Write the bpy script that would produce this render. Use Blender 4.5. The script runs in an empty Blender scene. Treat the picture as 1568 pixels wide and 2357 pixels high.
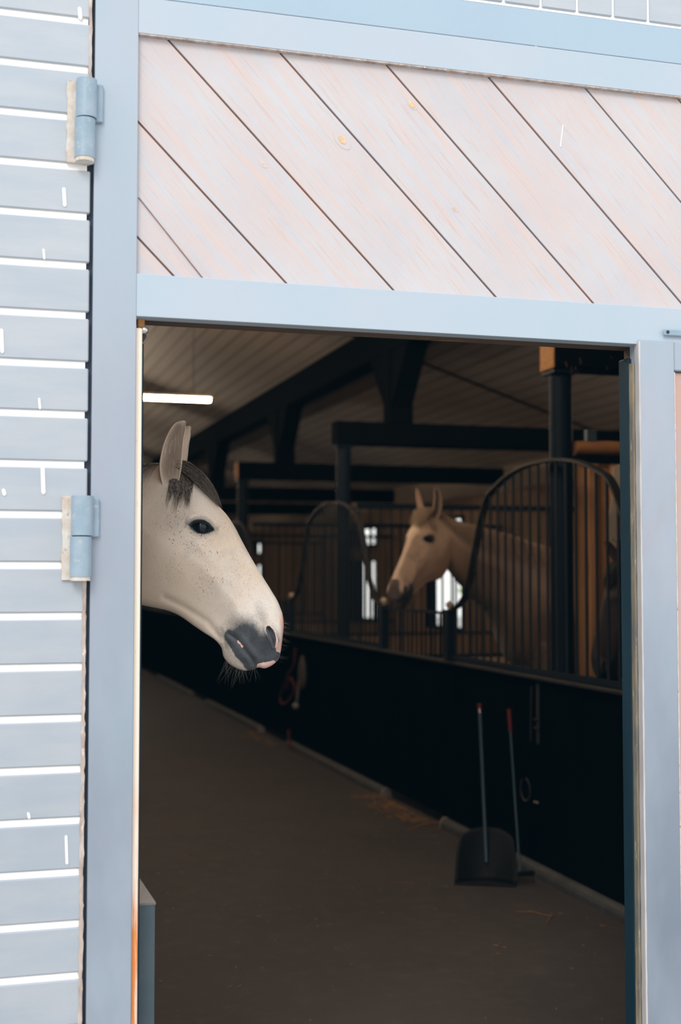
import bpy, math, random
from mathutils import Vector, Matrix
from mathutils.kdtree import KDTree
random.seed(7)
R = math.radians
SC = bpy.context.scene
COL = SC.collection
f = 2984.0; YAW = R(16.33); PITCH = math.atan(146.5/f); D = 3.3; EYE = 1.6
# ------------------------------------------------------------------ camera
cam_d = bpy.data.cameras.new('camera'); cam = bpy.data.objects.new('camera', cam_d); COL.objects.link(cam)
cam.location = (0, -D, EYE); cam.rotation_euler = (R(90)+PITCH, 0, -YAW)
cam_d.sensor_fit = 'HORIZONTAL'; cam_d.sensor_width = 36; cam_d.lens = f/1568*36
cam_d.clip_start = .05; cam_d.clip_end = 400
cam_d.dof.use_dof = True; cam_d.dof.focus_distance = 3.78; cam_d.dof.aperture_fstop = 3.4
SC.camera = cam
SC.view_settings.view_transform = 'Standard'; SC.view_settings.look = 'None'
SC.view_settings.exposure = 0; SC.view_settings.gamma = 1

def pl(x, y, ax, v):      # real-world point seen at photo pixel (x, y) on the plane axis = v
    cy, sy = math.cos(YAW), math.sin(YAW); cp, sp = math.cos(PITCH), math.sin(PITCH)
    a = (x-784)/f; b = (1178.5-y)/f
    r = Vector((sy*cp, cy*cp, sp)) + a*Vector((cy, -sy, 0)) + b*Vector((-sy*sp, -cy*sp, cp))
    c = Vector((0, -D, EYE)); t = (v-c[ax])/r[ax]
    return c+t*r

# ------------------------------------------------------------------ helpers
class MB:
    def __init__(s): s.v = []; s.f = []; s.sm = []
    def face(s, idx, sm=False): s.f.append(idx); s.sm.append(sm)
    def box(s, x0, x1, y0, y1, z0, z1, M=None, bev=0):
        b = len(s.v)
        if bev <= 0:
            P = [(x0,y0,z0),(x1,y0,z0),(x1,y1,z0),(x0,y1,z0),(x0,y0,z1),(x1,y0,z1),(x1,y1,z1),(x0,y1,z1)]
            F = [(0,3,2,1),(4,5,6,7),(0,1,5,4),(1,2,6,5),(2,3,7,6),(3,0,4,7)]
        else:
            import itertools
            e = min(bev, (x1-x0)*.45, (y1-y0)*.45, (z1-z0)*.45)
            P = []; ix = {}
            for i, X in enumerate((x0, x1)):
                for j, Y in enumerate((y0, y1)):
                    for k, Z in enumerate((z0, z1)):
                        sx, sy, sz = (1-2*i)*e, (1-2*j)*e, (1-2*k)*e
                        ix[i,j,k,0] = len(P); P.append((X, Y+sy, Z+sz))
                        ix[i,j,k,1] = len(P); P.append((X+sx, Y, Z+sz))
                        ix[i,j,k,2] = len(P); P.append((X+sx, Y+sy, Z))
            F = []
            for i in (0,1): F.append([ix[i,0,0,0],ix[i,1,0,0],ix[i,1,1,0],ix[i,0,1,0]])
            for j in (0,1): F.append([ix[0,j,0,1],ix[1,j,0,1],ix[1,j,1,1],ix[0,j,1,1]])
            for k in (0,1): F.append([ix[0,0,k,2],ix[1,0,k,2],ix[1,1,k,2],ix[0,1,k,2]])
            for i in (0,1):
                for j in (0,1): F.append([ix[i,j,0,0],ix[i,j,1,0],ix[i,j,1,1],ix[i,j,0,1]])
            for i in (0,1):
                for k in (0,1): F.append([ix[i,0,k,0],ix[i,1,k,0],ix[i,1,k,2],ix[i,0,k,2]])
            for j in (0,1):
                for k in (0,1): F.append([ix[0,j,k,1],ix[1,j,k,1],ix[1,j,k,2],ix[0,j,k,2]])
            for i in (0,1):
                for j in (0,1):
                    for k in (0,1): F.append([ix[i,j,k,0],ix[i,j,k,1],ix[i,j,k,2]])
        for p in P: s.v.append(tuple(M @ Vector(p)) if M else p)
        for q in F: s.face([b+i for i in q])
        return s
    def tube(s, pts, r, n=10, caps=True, squash=None):
        pts = [Vector(p) for p in pts]; k = len(pts)
        rr = r if isinstance(r, (list, tuple)) else [r]*k
        b = len(s.v); N = None
        for i, p in enumerate(pts):
            t = (pts[min(i+1,k-1)]-pts[max(i-1,0)]).normalized()
            if N is None:
                a = Vector((0,0,1)) if abs(t.z) < .9 else Vector((1,0,0)); N = t.cross(a).normalized()
            N = (N - t*N.dot(t)).normalized(); B = t.cross(N)
            for j in range(n):
                a = 2*math.pi*j/n
                s.v.append(tuple(p + rr[i]*(math.cos(a)*N + math.sin(a)*B)))
        for i in range(k-1):
            for j in range(n):
                s.face([b+i*n+j, b+i*n+(j+1)%n, b+(i+1)*n+(j+1)%n, b+(i+1)*n+j], True)
        if caps:
            for q in (0, k-1):
                bb = len(s.v); s.v += [s.v[b+q*n+j] for j in range(n)]; s.face([bb+j for j in range(n)])
        return s
    def prism(s, poly, y0, y1, M=None):     # polygon in XZ, extruded over Y
        b = len(s.v); n = len(poly)
        for y in (y0, y1):
            for (x, z) in poly:
                p = (x, y, z); s.v.append(tuple(M @ Vector(p)) if M else p)
        s.face([b+i for i in range(n)]); s.face([b+n+i for i in range(n)][::-1])
        for i in range(n): s.face([b+i, b+n+i, b+n+(i+1)%n, b+(i+1)%n])
        return s
    def ball(s, c, r, n=12, sz=1):
        b = len(s.v); c = Vector(c)
        for i in range(n+1):
            th = math.pi*i/n
            for j in range(2*n):
                ph = math.pi*j/n
                s.v.append((c.x+r*math.sin(th)*math.cos(ph), c.y+r*math.sin(th)*math.sin(ph), c.z+sz*r*math.cos(th)))
        for i in range(n):
            for j in range(2*n):
                s.face([b+i*2*n+j, b+i*2*n+(j+1)%(2*n), b+(i+1)*2*n+(j+1)%(2*n), b+(i+1)*2*n+j], True)
        return s
    def build(s, name, mat, parent=None):
        me = bpy.data.meshes.new(name); me.from_pydata(s.v, [], s.f); me.validate()
        me.polygons.foreach_set('use_smooth', [bool(x) for x in s.sm][:len(me.polygons)])
        import bmesh
        bm = bmesh.new(); bm.from_mesh(me); bmesh.ops.recalc_face_normals(bm, faces=bm.faces); bm.to_mesh(me); bm.free()
        o = bpy.data.objects.new(name, me); COL.objects.link(o)
        if mat: me.materials.append(mat)
        if parent:
            o.parent = parent; o.matrix_parent_inverse = Matrix.Translation(parent.location).inverted()
        return o
def tag(o, label, cat, group=None, kind=None):
    o['label'] = label; o['category'] = cat
    if group: o['group'] = group
    if kind: o['kind'] = kind
    return o
def thing(name, loc, label, cat, group=None, kind=None):
    o = bpy.data.objects.new(name, None); COL.objects.link(o); o.location = loc; o.empty_display_size = .05
    return tag(o, label, cat, group, kind)
def struct(o):
    o['kind'] = 'structure'; return o
def hair_curve(name, splines, r, mat, parent=None, taper=True):
    V = []; F = []
    for pts in splines:
        P = [Vector(p) for p in pts]; n = len(P); t = (P[-1]-P[0]).normalized()
        a = t.cross(Vector((.31,.57,.76))).normalized(); c = t.cross(a); b0 = len(V)
        for i, p in enumerate(P):
            rr = r*((1-.85*(i/(n-1))**2) if taper else 1)
            for k in range(3):
                an = 2.0944*k; V.append(tuple(p + rr*(math.cos(an)*a + math.sin(an)*c)))
        for i in range(n-1):
            for k in range(3): F.append((b0+3*i+k, b0+3*i+(k+1)%3, b0+3*i+3+(k+1)%3, b0+3*i+3+k))
    me = bpy.data.meshes.new(name); me.from_pydata(V, [], F); me.polygons.foreach_set('use_smooth', [True]*len(F)); me.materials.append(mat)
    o = bpy.data.objects.new(name, me); COL.objects.link(o)
    if parent: o.parent = parent; o['kind'] = 'stuff'
    return o
# ------------------------------------------------------------------ materials
def lin(c): return tuple(((x/255)/12.92 if x/255 <= .04045 else ((x/255+.055)/1.055)**2.4) for x in c)
class NT:
    def __init__(s, name):
        s.m = bpy.data.materials.new(name); s.m.use_nodes = True; s.t = s.m.node_tree; s.n = s.t.nodes; s.l = s.t.links
        s.b = s.n['Principled BSDF']
    def node(s, typ, **kw):
        n = s.n.new(typ)
        for k, v in kw.items():
            if k in n.inputs: n.inputs[k].default_value = v
            else: setattr(n, k, v)
        return n
    def link(s, a, b): s.l.new(a, b)
    def coord(s, scale=(1,1,1), rot=(0,0,0), kind='Object'):
        t = s.node('ShaderNodeTexCoord'); m = s.node('ShaderNodeMapping')
        m.inputs['Scale'].default_value = scale; m.inputs['Rotation'].default_value = rot
        s.link(t.outputs[kind], m.inputs['Vector']); return m.outputs['Vector']
    def noise(s, vec, scale, detail=4, rough=.6, lo=.4, hi=.6):
        n = s.node('ShaderNodeTexNoise'); n.inputs['Scale'].default_value = scale; n.inputs['Detail'].default_value = detail; n.inputs['Roughness'].default_value = rough
        s.link(vec, n.inputs['Vector'])
        r = s.node('ShaderNodeMapRange'); r.inputs['From Min'].default_value = lo; r.inputs['From Max'].default_value = hi
        s.link(n.outputs['Fac'], r.inputs['Value']); return r.outputs['Result']
    def mix(s, fac, a, b, blend='MIX'):
        m = s.node('ShaderNodeMix', data_type='RGBA', blend_type=blend)
        if isinstance(fac, (int, float)): m.inputs[0].default_value = fac
        else: s.link(fac, m.inputs[0])
        for i, c in ((6, a), (7, b)):
            if isinstance(c, tuple): m.inputs[i].default_value = (*c, 1)
            else: s.link(c, m.inputs[i])
        return m.outputs[2]
    def math(s, op, a, b=0, clamp=False):
        m = s.node('ShaderNodeMath', operation=op, use_clamp=clamp)
        for i, c in ((0, a), (1, b)):
            if isinstance(c, (int, float)): m.inputs[i].default_value = c
            else: s.link(c, m.inputs[i])
        return m.outputs[0]
    def attr(s, name):
        a = s.node('ShaderNodeAttribute', attribute_name=name); return a.outputs['Fac']
    def bump(s, h, strength=.3, dist=.002):
        b = s.node('ShaderNodeBump'); b.inputs['Strength'].default_value = strength; b.inputs['Distance'].default_value = dist
        s.link(h, b.inputs['Height']); s.link(b.outputs['Normal'], s.b.inputs['Normal'])
    def done(s, col, rough=.6, metal=0):
        if isinstance(col, tuple): s.b.inputs['Base Color'].default_value = (*col, 1)
        else: s.link(col, s.b.inputs['Base Color'])
        s.b.inputs['Roughness'].default_value = rough; s.b.inputs['Metallic'].default_value = metal
        return s.m
def paint(name, c1, c2, scale=6, stretch=(1,1,1), rough=.55, bump=.15, c3=None, metal=0, rot=(0,0,0), fine=60, spec=.5, lowshade=0):
    m = NT(name); v = m.coord(stretch, rot)
    c = m.mix(m.noise(v, scale, 5, .6, .35, .65), c1, c2)
    if c3: c = m.mix(m.noise(v, scale*2.3, 8, .7, .58, .68), c, c3)
    if lowshade:  # shade painted into the colour, deepening toward the ground
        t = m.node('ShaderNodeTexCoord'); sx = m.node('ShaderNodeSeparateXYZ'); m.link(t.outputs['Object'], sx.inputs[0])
        r_ = m.node('ShaderNodeMapRange'); r_.inputs['From Min'].default_value = 2.9; r_.inputs['From Max'].default_value = .4; r_.inputs['To Max'].default_value = lowshade
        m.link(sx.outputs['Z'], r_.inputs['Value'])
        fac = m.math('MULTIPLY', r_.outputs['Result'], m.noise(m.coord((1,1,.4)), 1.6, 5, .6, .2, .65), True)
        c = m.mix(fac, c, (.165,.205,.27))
    m.b.inputs['Specular IOR Level'].default_value = spec
    m.bump(m.noise(v, fine, 6, .7, .2, .8), bump)
    return m.done(c, rough, metal)
BLUE1 = (.37,.445,.55); BLUE2 = (.45,.475,.56)
M_clad = paint('cladding paint', (.42,.48,.55), (.49,.525,.57), 3, (1,1,5), .6, lowshade=.38)
M_groove = paint('matte white groove', (.93,.92,.90), (.97,.96,.95), 8, rough=.7)  # plain white, shows in the gaps between cladding boards
M_frame = paint('grey blue frame paint', (.39,.485,.57), (.44,.475,.56), 2.2, (1,1,.6), .55, c3=(.43,.45,.51), lowshade=1.0)
M_rail = paint('light blue rail paint', (.43,.525,.615), (.475,.535,.615), 2, rough=.5)
M_header = paint('header paint', (.38,.50,.61), (.36,.48,.59), 3, rough=.5)
M_hinge = paint('hinge paint', (.25,.36,.45), (.33,.42,.51), 20, rough=.35, c3=(.50,.50,.48))
M_primer = paint('chipped cream paint', (.72,.70,.66), (.60,.50,.42), 30, rough=.7, c3=(.35,.25,.2))
M_seam = paint('weathered seam wood', (.62,.55,.51), (.34,.25,.21), 30, (1,1,.3), .8, c3=(.85,.8,.76))
M_darkgap = paint('dark gap', (.03,.05,.09), (.02,.03,.05), 10)
M_steel = paint('dark blue steel', (.0035,.011,.022), (.006,.014,.026), 6, rough=.6, bump=.05, spec=.2)
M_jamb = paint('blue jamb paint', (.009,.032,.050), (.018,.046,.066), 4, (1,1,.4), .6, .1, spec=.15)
M_box = paint('slate blue box paint', (.045,.078,.10), (.065,.095,.115), 8, rough=.5)
M_seal = paint('yellowed seal strip', (.30,.25,.17), (.14,.14,.13), 30, (1,1,.2), .8, c3=(.5,.45,.35))
M_white = paint('worn white edge', (.56,.55,.56), (.46,.44,.44), 20, (1,1,.3), .6)
M_black = paint('black stained boards', (.0016,.003,.004), (.003,.004,.0045), 4, (1,1,.3), .95, .3, spec=0)
M_caprail = paint('dusty cap rail', (.02,.017,.014), (.010,.009,.009), 15, rough=.8)
M_beam = paint('dark stained beam', (.0035,.005,.006), (.006,.006,.006), 5, (.3,1,1), .9, .3, spec=0.02)
M_endgrain = paint('orange end grain', (.62,.30,.10), (.45,.2,.06), 40, rough=.8)
M_log = paint('peeled orange log', (.50,.22,.08), (.30,.12,.045), 9, (.3,1,1), .75, .4, c3=(.2,.09,.05))
M_kerb = paint('worn concrete kerb', (.06,.06,.058), (.035,.035,.035), 10, rough=.8, c3=(.1,.095,.085))
M_kerbend = paint('pale kerb end', (.26,.23,.21), (.18,.16,.15), 20, rough=.8)
M_red = paint('red plastic', (.17,.008,.009), (.12,.006,.007), 15, rough=.5)
M_rope = paint('red rope', (.10,.006,.010), (.06,.005,.006), 60, rough=.85)
M_blade = paint('charcoal scoop', (.0025,.004,.0055), (.006,.006,.006), 12, rough=.65, spec=.2)
M_pole = paint('blue grey tube', (.06,.11,.145), (.08,.12,.15), 10, rough=.3, metal=.4, bump=.03)
M_chrome = paint('bright metal', (.75,.72,.66), (.6,.58,.55), 20, rough=.25, metal=.9, bump=.03)
M_strap = paint('grey strap', (.022,.024,.024), (.013,.013,.013), 40, rough=.8)
M_pad = paint('beige grey pad', (.07,.056,.045), (.045,.04,.035), 25, rough=.9)
M_cream = paint('cream painted strip', (.72,.62,.48), (.62,.50,.36), 12, (1,1,.3), .6, c3=(.5,.36,.22))
M_knob = paint('cream knob', (.62,.52,.40), (.5,.4,.3), 20, rough=.4)
M_straw = paint('golden straw', (.42,.20,.055), (.30,.15,.045), 30, rough=.8)
M_plaster = paint('beige plaster', (.62,.52,.42), (.55,.46,.36), 3, rough=.85)
M_iron = paint('dark arch flat bar', (.018,.015,.012), (.01,.01,.01), 15, rough=.6, c3=(.07,.05,.03))

def mk_diag():
    m = NT('pink grey weathered boards')
    v = m.coord(); v1 = m.coord((1,1,1), (0, R(-48.2), 0)); mp = m.node('ShaderNodeMapping'); mp.inputs['Scale'].default_value = (.5,1,9); m.link(v1, mp.inputs['Vector']); v2 = mp.outputs['Vector']
    c = m.mix(m.noise(v, 3, 4, .6, .35, .65), (.54,.53,.57), (.58,.585,.62))
    c = m.mix(m.noise(v2, 5, 4, .6, .40, .75), c, (.66,.52,.48))
    c = m.mix(m.math('MULTIPLY', m.noise(v2, 14, 5, .6, .56, .72), .55), c, (.58,.42,.38))
    m.bump(m.noise(v2, 20, 6, .7, .2, .8), .3, .003)
    return m.done(c, .65)
M_diag = mk_diag()
M_diag2 = paint('pink brown boards', (.50,.40,.40), (.58,.34,.28), 8, (1,1,.2), .65, .3, c3=(.42,.40,.44))
M_ceil0 = None
def mk_ceiling():
    m = NT('corrugated ceiling sheet')
    t = m.node('ShaderNodeTexCoord'); sx = m.node('ShaderNodeSeparateXYZ'); m.link(t.outputs['Object'], sx.inputs[0])
    v = m.coord((2,.15,1))
    c = m.mix(m.noise(v, 3, 5, .6, .3, .7), (.62,.58,.54), (.74,.70,.66))
    fr = m.math('FRACT', m.math('MULTIPLY', sx.outputs['X'], 7.0))
    ln = m.math('LESS_THAN', fr, .16)
    c = m.mix(m.math('MULTIPLY', ln, .7), c, (.2,.18,.17))
    return m.done(c, .6)
M_ceil = mk_ceiling()
def mk_floor():
    m = NT('dusty brown floor')
    v = m.coord()
    c = m.mix(m.noise(v, 1.3, 6, .6, .3, .7), (.024,.018,.0155), (.038,.029,.025))
    c = m.mix(m.noise(v, 9, 8, .75, .5, .75), c, (.055,.043,.036))
    v3 = m.coord((4,30,1), (0,0,R(25)))
    c = m.mix(m.noise(v3, 9, 3, .5, .70, .76), c, (.16,.12,.10))
    c = m.mix(m.noise(m.coord((1,2.2,1), (0,0,R(-20))), 55, 3, .6, .66, .74), c, (.10,.08,.07))
    m.bump(m.noise(v, 120, 6, .8, .2, .8), .5, .004)
    return m.done(c, .75)
M_floor = mk_floor()
M_ground = paint('pale gravel yard', (.38,.36,.34), (.48,.46,.43), 4, rough=.9)
def mk_wood(name, a, b, n):
    m = NT(name); v = m.coord((1,1,.12))
    c = m.mix(m.noise(v, 7, 6, .6, .35, .65), a, b)
    c = m.mix(m.noise(v, 22, 6, .6, .6, .7), c, tuple(x*.4 for x in a))
    m.bump(m.noise(v, 40, 6, .7, .2, .8), .3)
    return m.done(c, .8)
M_brownwood = mk_wood('brown boards', (.66,.33,.13), (.46,.23,.10), 0)
M_outerwall = mk_wood('outer wall boards', (.50,.33,.20), (.36,.23,.14), 0)
def mk_emit(name, c, s):
    m = NT(name); m.b.inputs['Emission Color'].default_value = (*c, 1); m.b.inputs['Emission Strength'].default_value = s
    return m.done((.9,.9,.85), .4)
M_tube = mk_emit('warm fluorescent tube', (1.0,.66,.38), 85)
M_fix = paint('lamp housing', (.5,.45,.4), (.4,.36,.32), 10)
def mk_glass():
    m = NT('window glass'); m.b.inputs['Transmission Weight'].default_value = 1; m.b.inputs['IOR'].default_value = 1.02
    m.b.inputs['Roughness'].default_value = 0
    return m.done((.97,1,.98), 0)
M_glass = mk_glass()
M_rusty = None
def mk_jambstrip():
    m = NT('cream strip with rust orange lower end')
    t = m.node('ShaderNodeTexCoord'); sx = m.node('ShaderNodeSeparateXYZ'); m.link(t.outputs['Object'], sx.inputs[0])
    v = m.coord((60,1,4))
    low = m.math('MULTIPLY', m.math('SUBTRACT', 1.1, sx.outputs['Z']), 2.6, True)
    n = m.noise(v, 1.0, 5, .6, .38, .55)
    c = m.mix(m.math('MULTIPLY', low, n, True), (.90,.80,.68), (.80,.27,.07))
    v2 = m.coord((40,1,10))
    c = m.mix(m.math('MULTIPLY', m.noise(v2, 3, 6, .7, .63, .7), .6), c, (.45,.2,.1))
    return m.done(c, .7)
M_strip = mk_jambstrip()

# ------------------------------------------------------------------ setting: ground, floor, shell
OPX0, OPX1, OPZ = .424, 1.848, 2.262
o = struct(MB().box(-14, 14, -16, .0, -.2, -.02).build('ground', M_ground))
o = struct(MB().box(-3.5, 6.4, .0, 33, -.2, 0).build('floor', M_floor))
RIDGE = 1.45; EAVE = 2.9; SL = .33
def roofz(x): return EAVE + SL*(6.3-x) if x >= RIDGE else EAVE + SL*(6.3-(2*RIDGE-x))
mb = MB()
for (xa, xb) in ((RIDGE, 6.5), (-3.6, RIDGE)):
    za, zb = roofz(xa), roofz(xb)
    mb.prism([(xa,za),(xb,zb),(xb,zb+.1),(xa,za+.1)], .12, 33)
struct(mb.build('ceiling', M_ceil))
# transverse sheet joints of the ceiling, part of the structure
for yy in (8.12,):
    mb = MB(); xa, xb = RIDGE+.1, 6.28
    mb.prism([(xa,roofz(xa)-.012),(xb,roofz(xb)-.012),(xb,roofz(xb)+.004),(xa,roofz(xa)+.004)], yy-.018, yy+.018)
    o = struct(mb.build('trim_1', M_beam))
# outer right wall with openings per bay
def wall_x(name, X0, X1, Y0, Y1, Z1, holes, mat, gap=.14):
    mb = MB(); cuts = sorted(set([Y0, Y1] + [h[0] for h in holes] + [h[1] for h in holes]))
    for a, b in zip(cuts[:-1], cuts[1:]):
        hs = sorted([h for h in holes if h[0] <= a and h[1] >= b], key=lambda h: h[2])
        z = 0
        for h in hs + [(0, 0, Z1, 0)]:
            if h[2] > z: 
                n = max(1, round((b-a)/gap)); w = (b-a)/n
                for i in range(n): mb.box(X0, X1, a+i*w+.003, a+(i+1)*w-.003, z, h[2])
            z = h[3]
        mb.box(X0+.03, X1-.0, a, b, 0, .001)
    return struct(mb.build(name, mat))
wins = [(12.45,13.85), (16.12,17.5), (24.1,25.3)]
holes = []
for a, b in wins: holes += [(a,b,.88,1.86), (a,b,2.07,2.39)]
wall_x('wall_right', 6.3, 6.4, .12, 33, 2.62, holes, M_outerwall)
struct(MB().box(6.28, 6.42, .12, 33, 2.63, 3.0).build('trim_2', M_plaster))
for i, (a, b) in enumerate(wins):
    w = bpy.data.objects.new('window_%d' % (i+1), None); COL.objects.link(w); w.location = (6.35, (a+b)/2, .97); struct(w)
    m1 = MB()
    for z0, z1 in ((.88,1.86), (2.07,2.39)):
        m1.box(6.27,6.43,a,a+.035,z0,z1); m1.box(6.27,6.43,b-.035,b,z0,z1); m1.box(6.27,6.43,a+.035,b-.035,z0,z0+.03); m1.box(6.27,6.43,a+.035,b-.035,z1-.03,z1)
        n = 3
        for k in range(1, n): 
            yy = a+(b-a)*k/n; m1.box(6.33,6.36,yy-.012,yy+.012,z0+.03,z1-.03)
    m1.build('window_frame', M_beam, w)
    MB().box(6.343,6.349,a+.035,b-.035,.91,1.83).build('pane', M_glass, w)
    MB().box(6.343,6.349,a+.035,b-.035,2.10,2.36).build('pane', M_glass, w)
struct(MB().box(-3.6, 6.5, 33, 33.1, 0, 4.7).build('wall_back', M_outerwall))
struct(MB().box(-3.6, -3.5, .12, 33, 0, 3.0).build('wall_left', M_outerwall))
# trees and hedge outside, seen bright through the windows
M_leaf = paint('sunlit leaves', (.30,.42,.10), (.42,.50,.16), 5, rough=.8)
def bush(x, y, h, label):
    rnd = random.Random(int(y*10)); t = thing('garden_shrub', (x,y,-.02), label, 'shrub', 'shrubs outside the stall windows')
    m = MB().tube([(x,y,-.02),(x+.05,y,h*.5)], .05, 8); m.build('stem', M_brownwood, t)
    m = MB()
    for i in range(420):
        a = rnd.uniform(0,6.28); rr = rnd.uniform(.1,.75)*h*.45; z = rnd.uniform(.25,1)*h; k = 1-abs(z/h-.6)*1.1
        c = Vector((x+math.cos(a)*rr*k, y+math.sin(a)*rr*k, z)); u = Vector((rnd.gauss(0,1),rnd.gauss(0,1),rnd.gauss(0,1))).normalized()*.09; w = u.cross(Vector((rnd.gauss(0,1),rnd.gauss(0,1),1))).normalized()*.05
        b = len(m.v); m.v += [tuple(c-u), tuple(c+w), tuple(c+u), tuple(c-w)]; m.face([b,b+1,b+2,b+3])
    m.build('foliage', M_leaf, t)
struct(MB().box(6.4, 30, -.0, 45, -.2, -.02).build('ground', M_ground))
bush(9.8, 19.9, 1.9, 'yellow green shrub outside the window nearest the far hump, behind the second post')
bush(9.0, 17.5, 1.6, 'yellow green shrub in the bright window behind the far horse')

# ---- facade: cladding left
CLX = .3035
mb = MB(); mg = MB(); pitch = .1264; z = 3.016+4*pitch; rows = []
mt = MB()
while z > -.1:
    z0 = max(z-pitch, -.02)
    mb.box(-3.6, CLX, .0, .03, z0+.0088, z-.0088, bev=.003)
    rows.append(z); z -= pitch
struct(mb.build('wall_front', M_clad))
struct(MB().box(-3.6, CLX-.008, .006, .05, -.02, 3.55).build('trim_3', M_groove))
struct(MB().box(-3.6, CLX+.01, .05, .12, -.02, 3.55).build('wall_front', M_beam))
# short white marks on the face of the cladding
for (x, y, l, w) in ((147,435,38,8),(100,575,20,5),(98,1078,56,9),(152,1925,62,6),(90,918,22,5),(183,20,22,9),(8,1128,10,8),(3,760,50,8),(65,1872,10,6)):
    a = pl(x, y, 1, 0); b = pl(x+2, y+l, 1, 0); r = w/2*.00108
    m = MB(); m.prism([(a.x-r,a.z),(a.x,a.z+r),(a.x+r,a.z),(b.x+r,b.z),(b.x,b.z-r),(b.x-r,b.z)], -.0025, .004); struct(m.build('trim_4', M_groove))
# dark slot and flaking seam between cladding and door
struct(MB().box(CLX-.006, .332, .018, .05, -.02, 3.5).build('trim_5', M_darkgap))
rnd = random.Random(3); 
def ragged(x0, x1, z0, z1, amp, y0, y1, n=60, sd=1):
    r = random.Random(sd); P = []
    for i in range(n+1):
        z = z0+(z1-z0)*i/n; P.append((x0+r.uniform(-amp,amp), z))
    for i in range(n, -1, -1):
        z = z0+(z1-z0)*i/n; P.append((x1+r.uniform(-amp,amp), z))
    return P, y0, y1
m = MB()
def ragged_strip(m, x0, x1, z0, z1, amp, y0, y1, n=60, sd=1):
    r = random.Random(sd); L = []
    for i in range(n+1): L.append((x0+r.uniform(-amp,amp), x1+r.uniform(-amp,amp), z0+(z1-z0)*i/n))
    b = len(m.v)
    for (a, c, z) in L: m.v += [(a,y0,z),(c,y0,z),(c,y1,z),(a,y1,z)]
    for i in range(n):
        k = b+4*i
        for q in ((0,1),(1,2),(2,3),(3,0)): m.face([k+q[0],k+q[1],k+4+q[1],k+4+q[0]])
    m.face([b,b+1,b+2,b+3]); m.face([b+4*n+i for i in range(4)])
ragged_strip(m, .2965, .3045, 2.87, 3.4, .0012, -.0015, .02, 30, 2)
ragged_strip(m, .2935, .3030, .2, 1.60, .0018, -.0012, .02, 110, 4)
struct(m.build('trim_6', M_seam))
# ---- upper facade
zr = pl(900, 110, 1, 0)
struct(MB().box(.3125, 3.2, -.003, .05, 3.0965, 3.2, bev=.0012).build('trim_7', M_header))
m = MB(); x = .33
m = MB(); px = .114
x = pl(1330, 10, 1, 0).x; x -= px*math.floor((x-.3)/px)
xs = x
while x < 4.2: m.box(x+.004, x+px-.004, .0, .03, 3.213, 4.6, bev=.003); x += px
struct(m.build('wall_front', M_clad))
struct(MB().box(.33, 4.2, .006, .05, 3.205, 4.6).build('trim_8', M_groove))
struct(MB().box(-3.6, 4.3, .05, .12, 3.2, 4.6).build('wall_front', M_beam))

# ---- the door leaf with the hatch opening
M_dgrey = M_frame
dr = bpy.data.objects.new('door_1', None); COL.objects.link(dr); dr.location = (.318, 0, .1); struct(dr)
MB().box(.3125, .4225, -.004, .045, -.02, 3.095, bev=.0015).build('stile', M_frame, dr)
MB().box(.4226, 3.2, -.004, .045, 3.0, 3.095, bev=.0012).build('top_rail', M_rail, dr)
MB().box(.4226, 3.2, -.004, .045, OPZ, 2.372, bev=.0012).build('middle_rail', M_rail, dr)
# diagonal boards: clipped parallelogram strips
def clip(poly, a, b, c):      # keep a*x+b*z<=c
    out = []
    for i in range(len(poly)):
        p, q = poly[i], poly[(i+1) % len(poly)]; dp = a*p[0]+b*p[1]-c; dq = a*q[0]+b*q[1]-c
        if dp <= 0: out.append(p)
        if dp*dq < 0: t = dp/(dp-dq); out.append((p[0]+t*(q[0]-p[0]), p[1]+t*(q[1]-p[1])))
    return out
def diag_boards(mb, x0, x1, z0, z1, xref, zref, pitchx, slope, y0, gap=.0030, jig=0):
    k = -12
    nx, nz = slope, 1.0; L = math.hypot(nx, nz); nx /= L; nz /= L      # line: z = zref - slope*(x-xref)
    rr = random.Random(5)
    while k < 30:
        cA = (nx*(xref+k*pitchx)+nz*zref)+gap; cB = (nx*(xref+(k+1)*pitchx)+nz*zref)-gap
        P = [(x0,z0),(x1,z0),(x1,z1),(x0,z1)]
        P = clip(P, nx, nz, cB)
        if P: P = clip(P, -nx, -nz, -cA)
        if len(P) >= 3: mb.prism(P, y0+rr.uniform(0,.0006), y0+.009)
        k += 1
a = pl(388, 88, 1, 0); b = pl(910, 668, 1, 0); slope = (a.z-b.z)/(b.x-a.x)
pitchx = (pl(893,148,1,0).x - pl(388,88,1,0).x)/2
mb = MB(); diag_boards(mb, .424, 3.2, 2.373, 2.999, a.x+.002, a.z, pitchx, slope, .012)
MB().box(.424, 3.2, .0215, .045, 2.373, 2.999).build('backing_board', paint('rust brown backing', (.42,.20,.12), (.30,.14,.09), 20), dr)  # rust brown board seen through the seams
mb.build('diagonal_boards', M_diag, dr)
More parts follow.
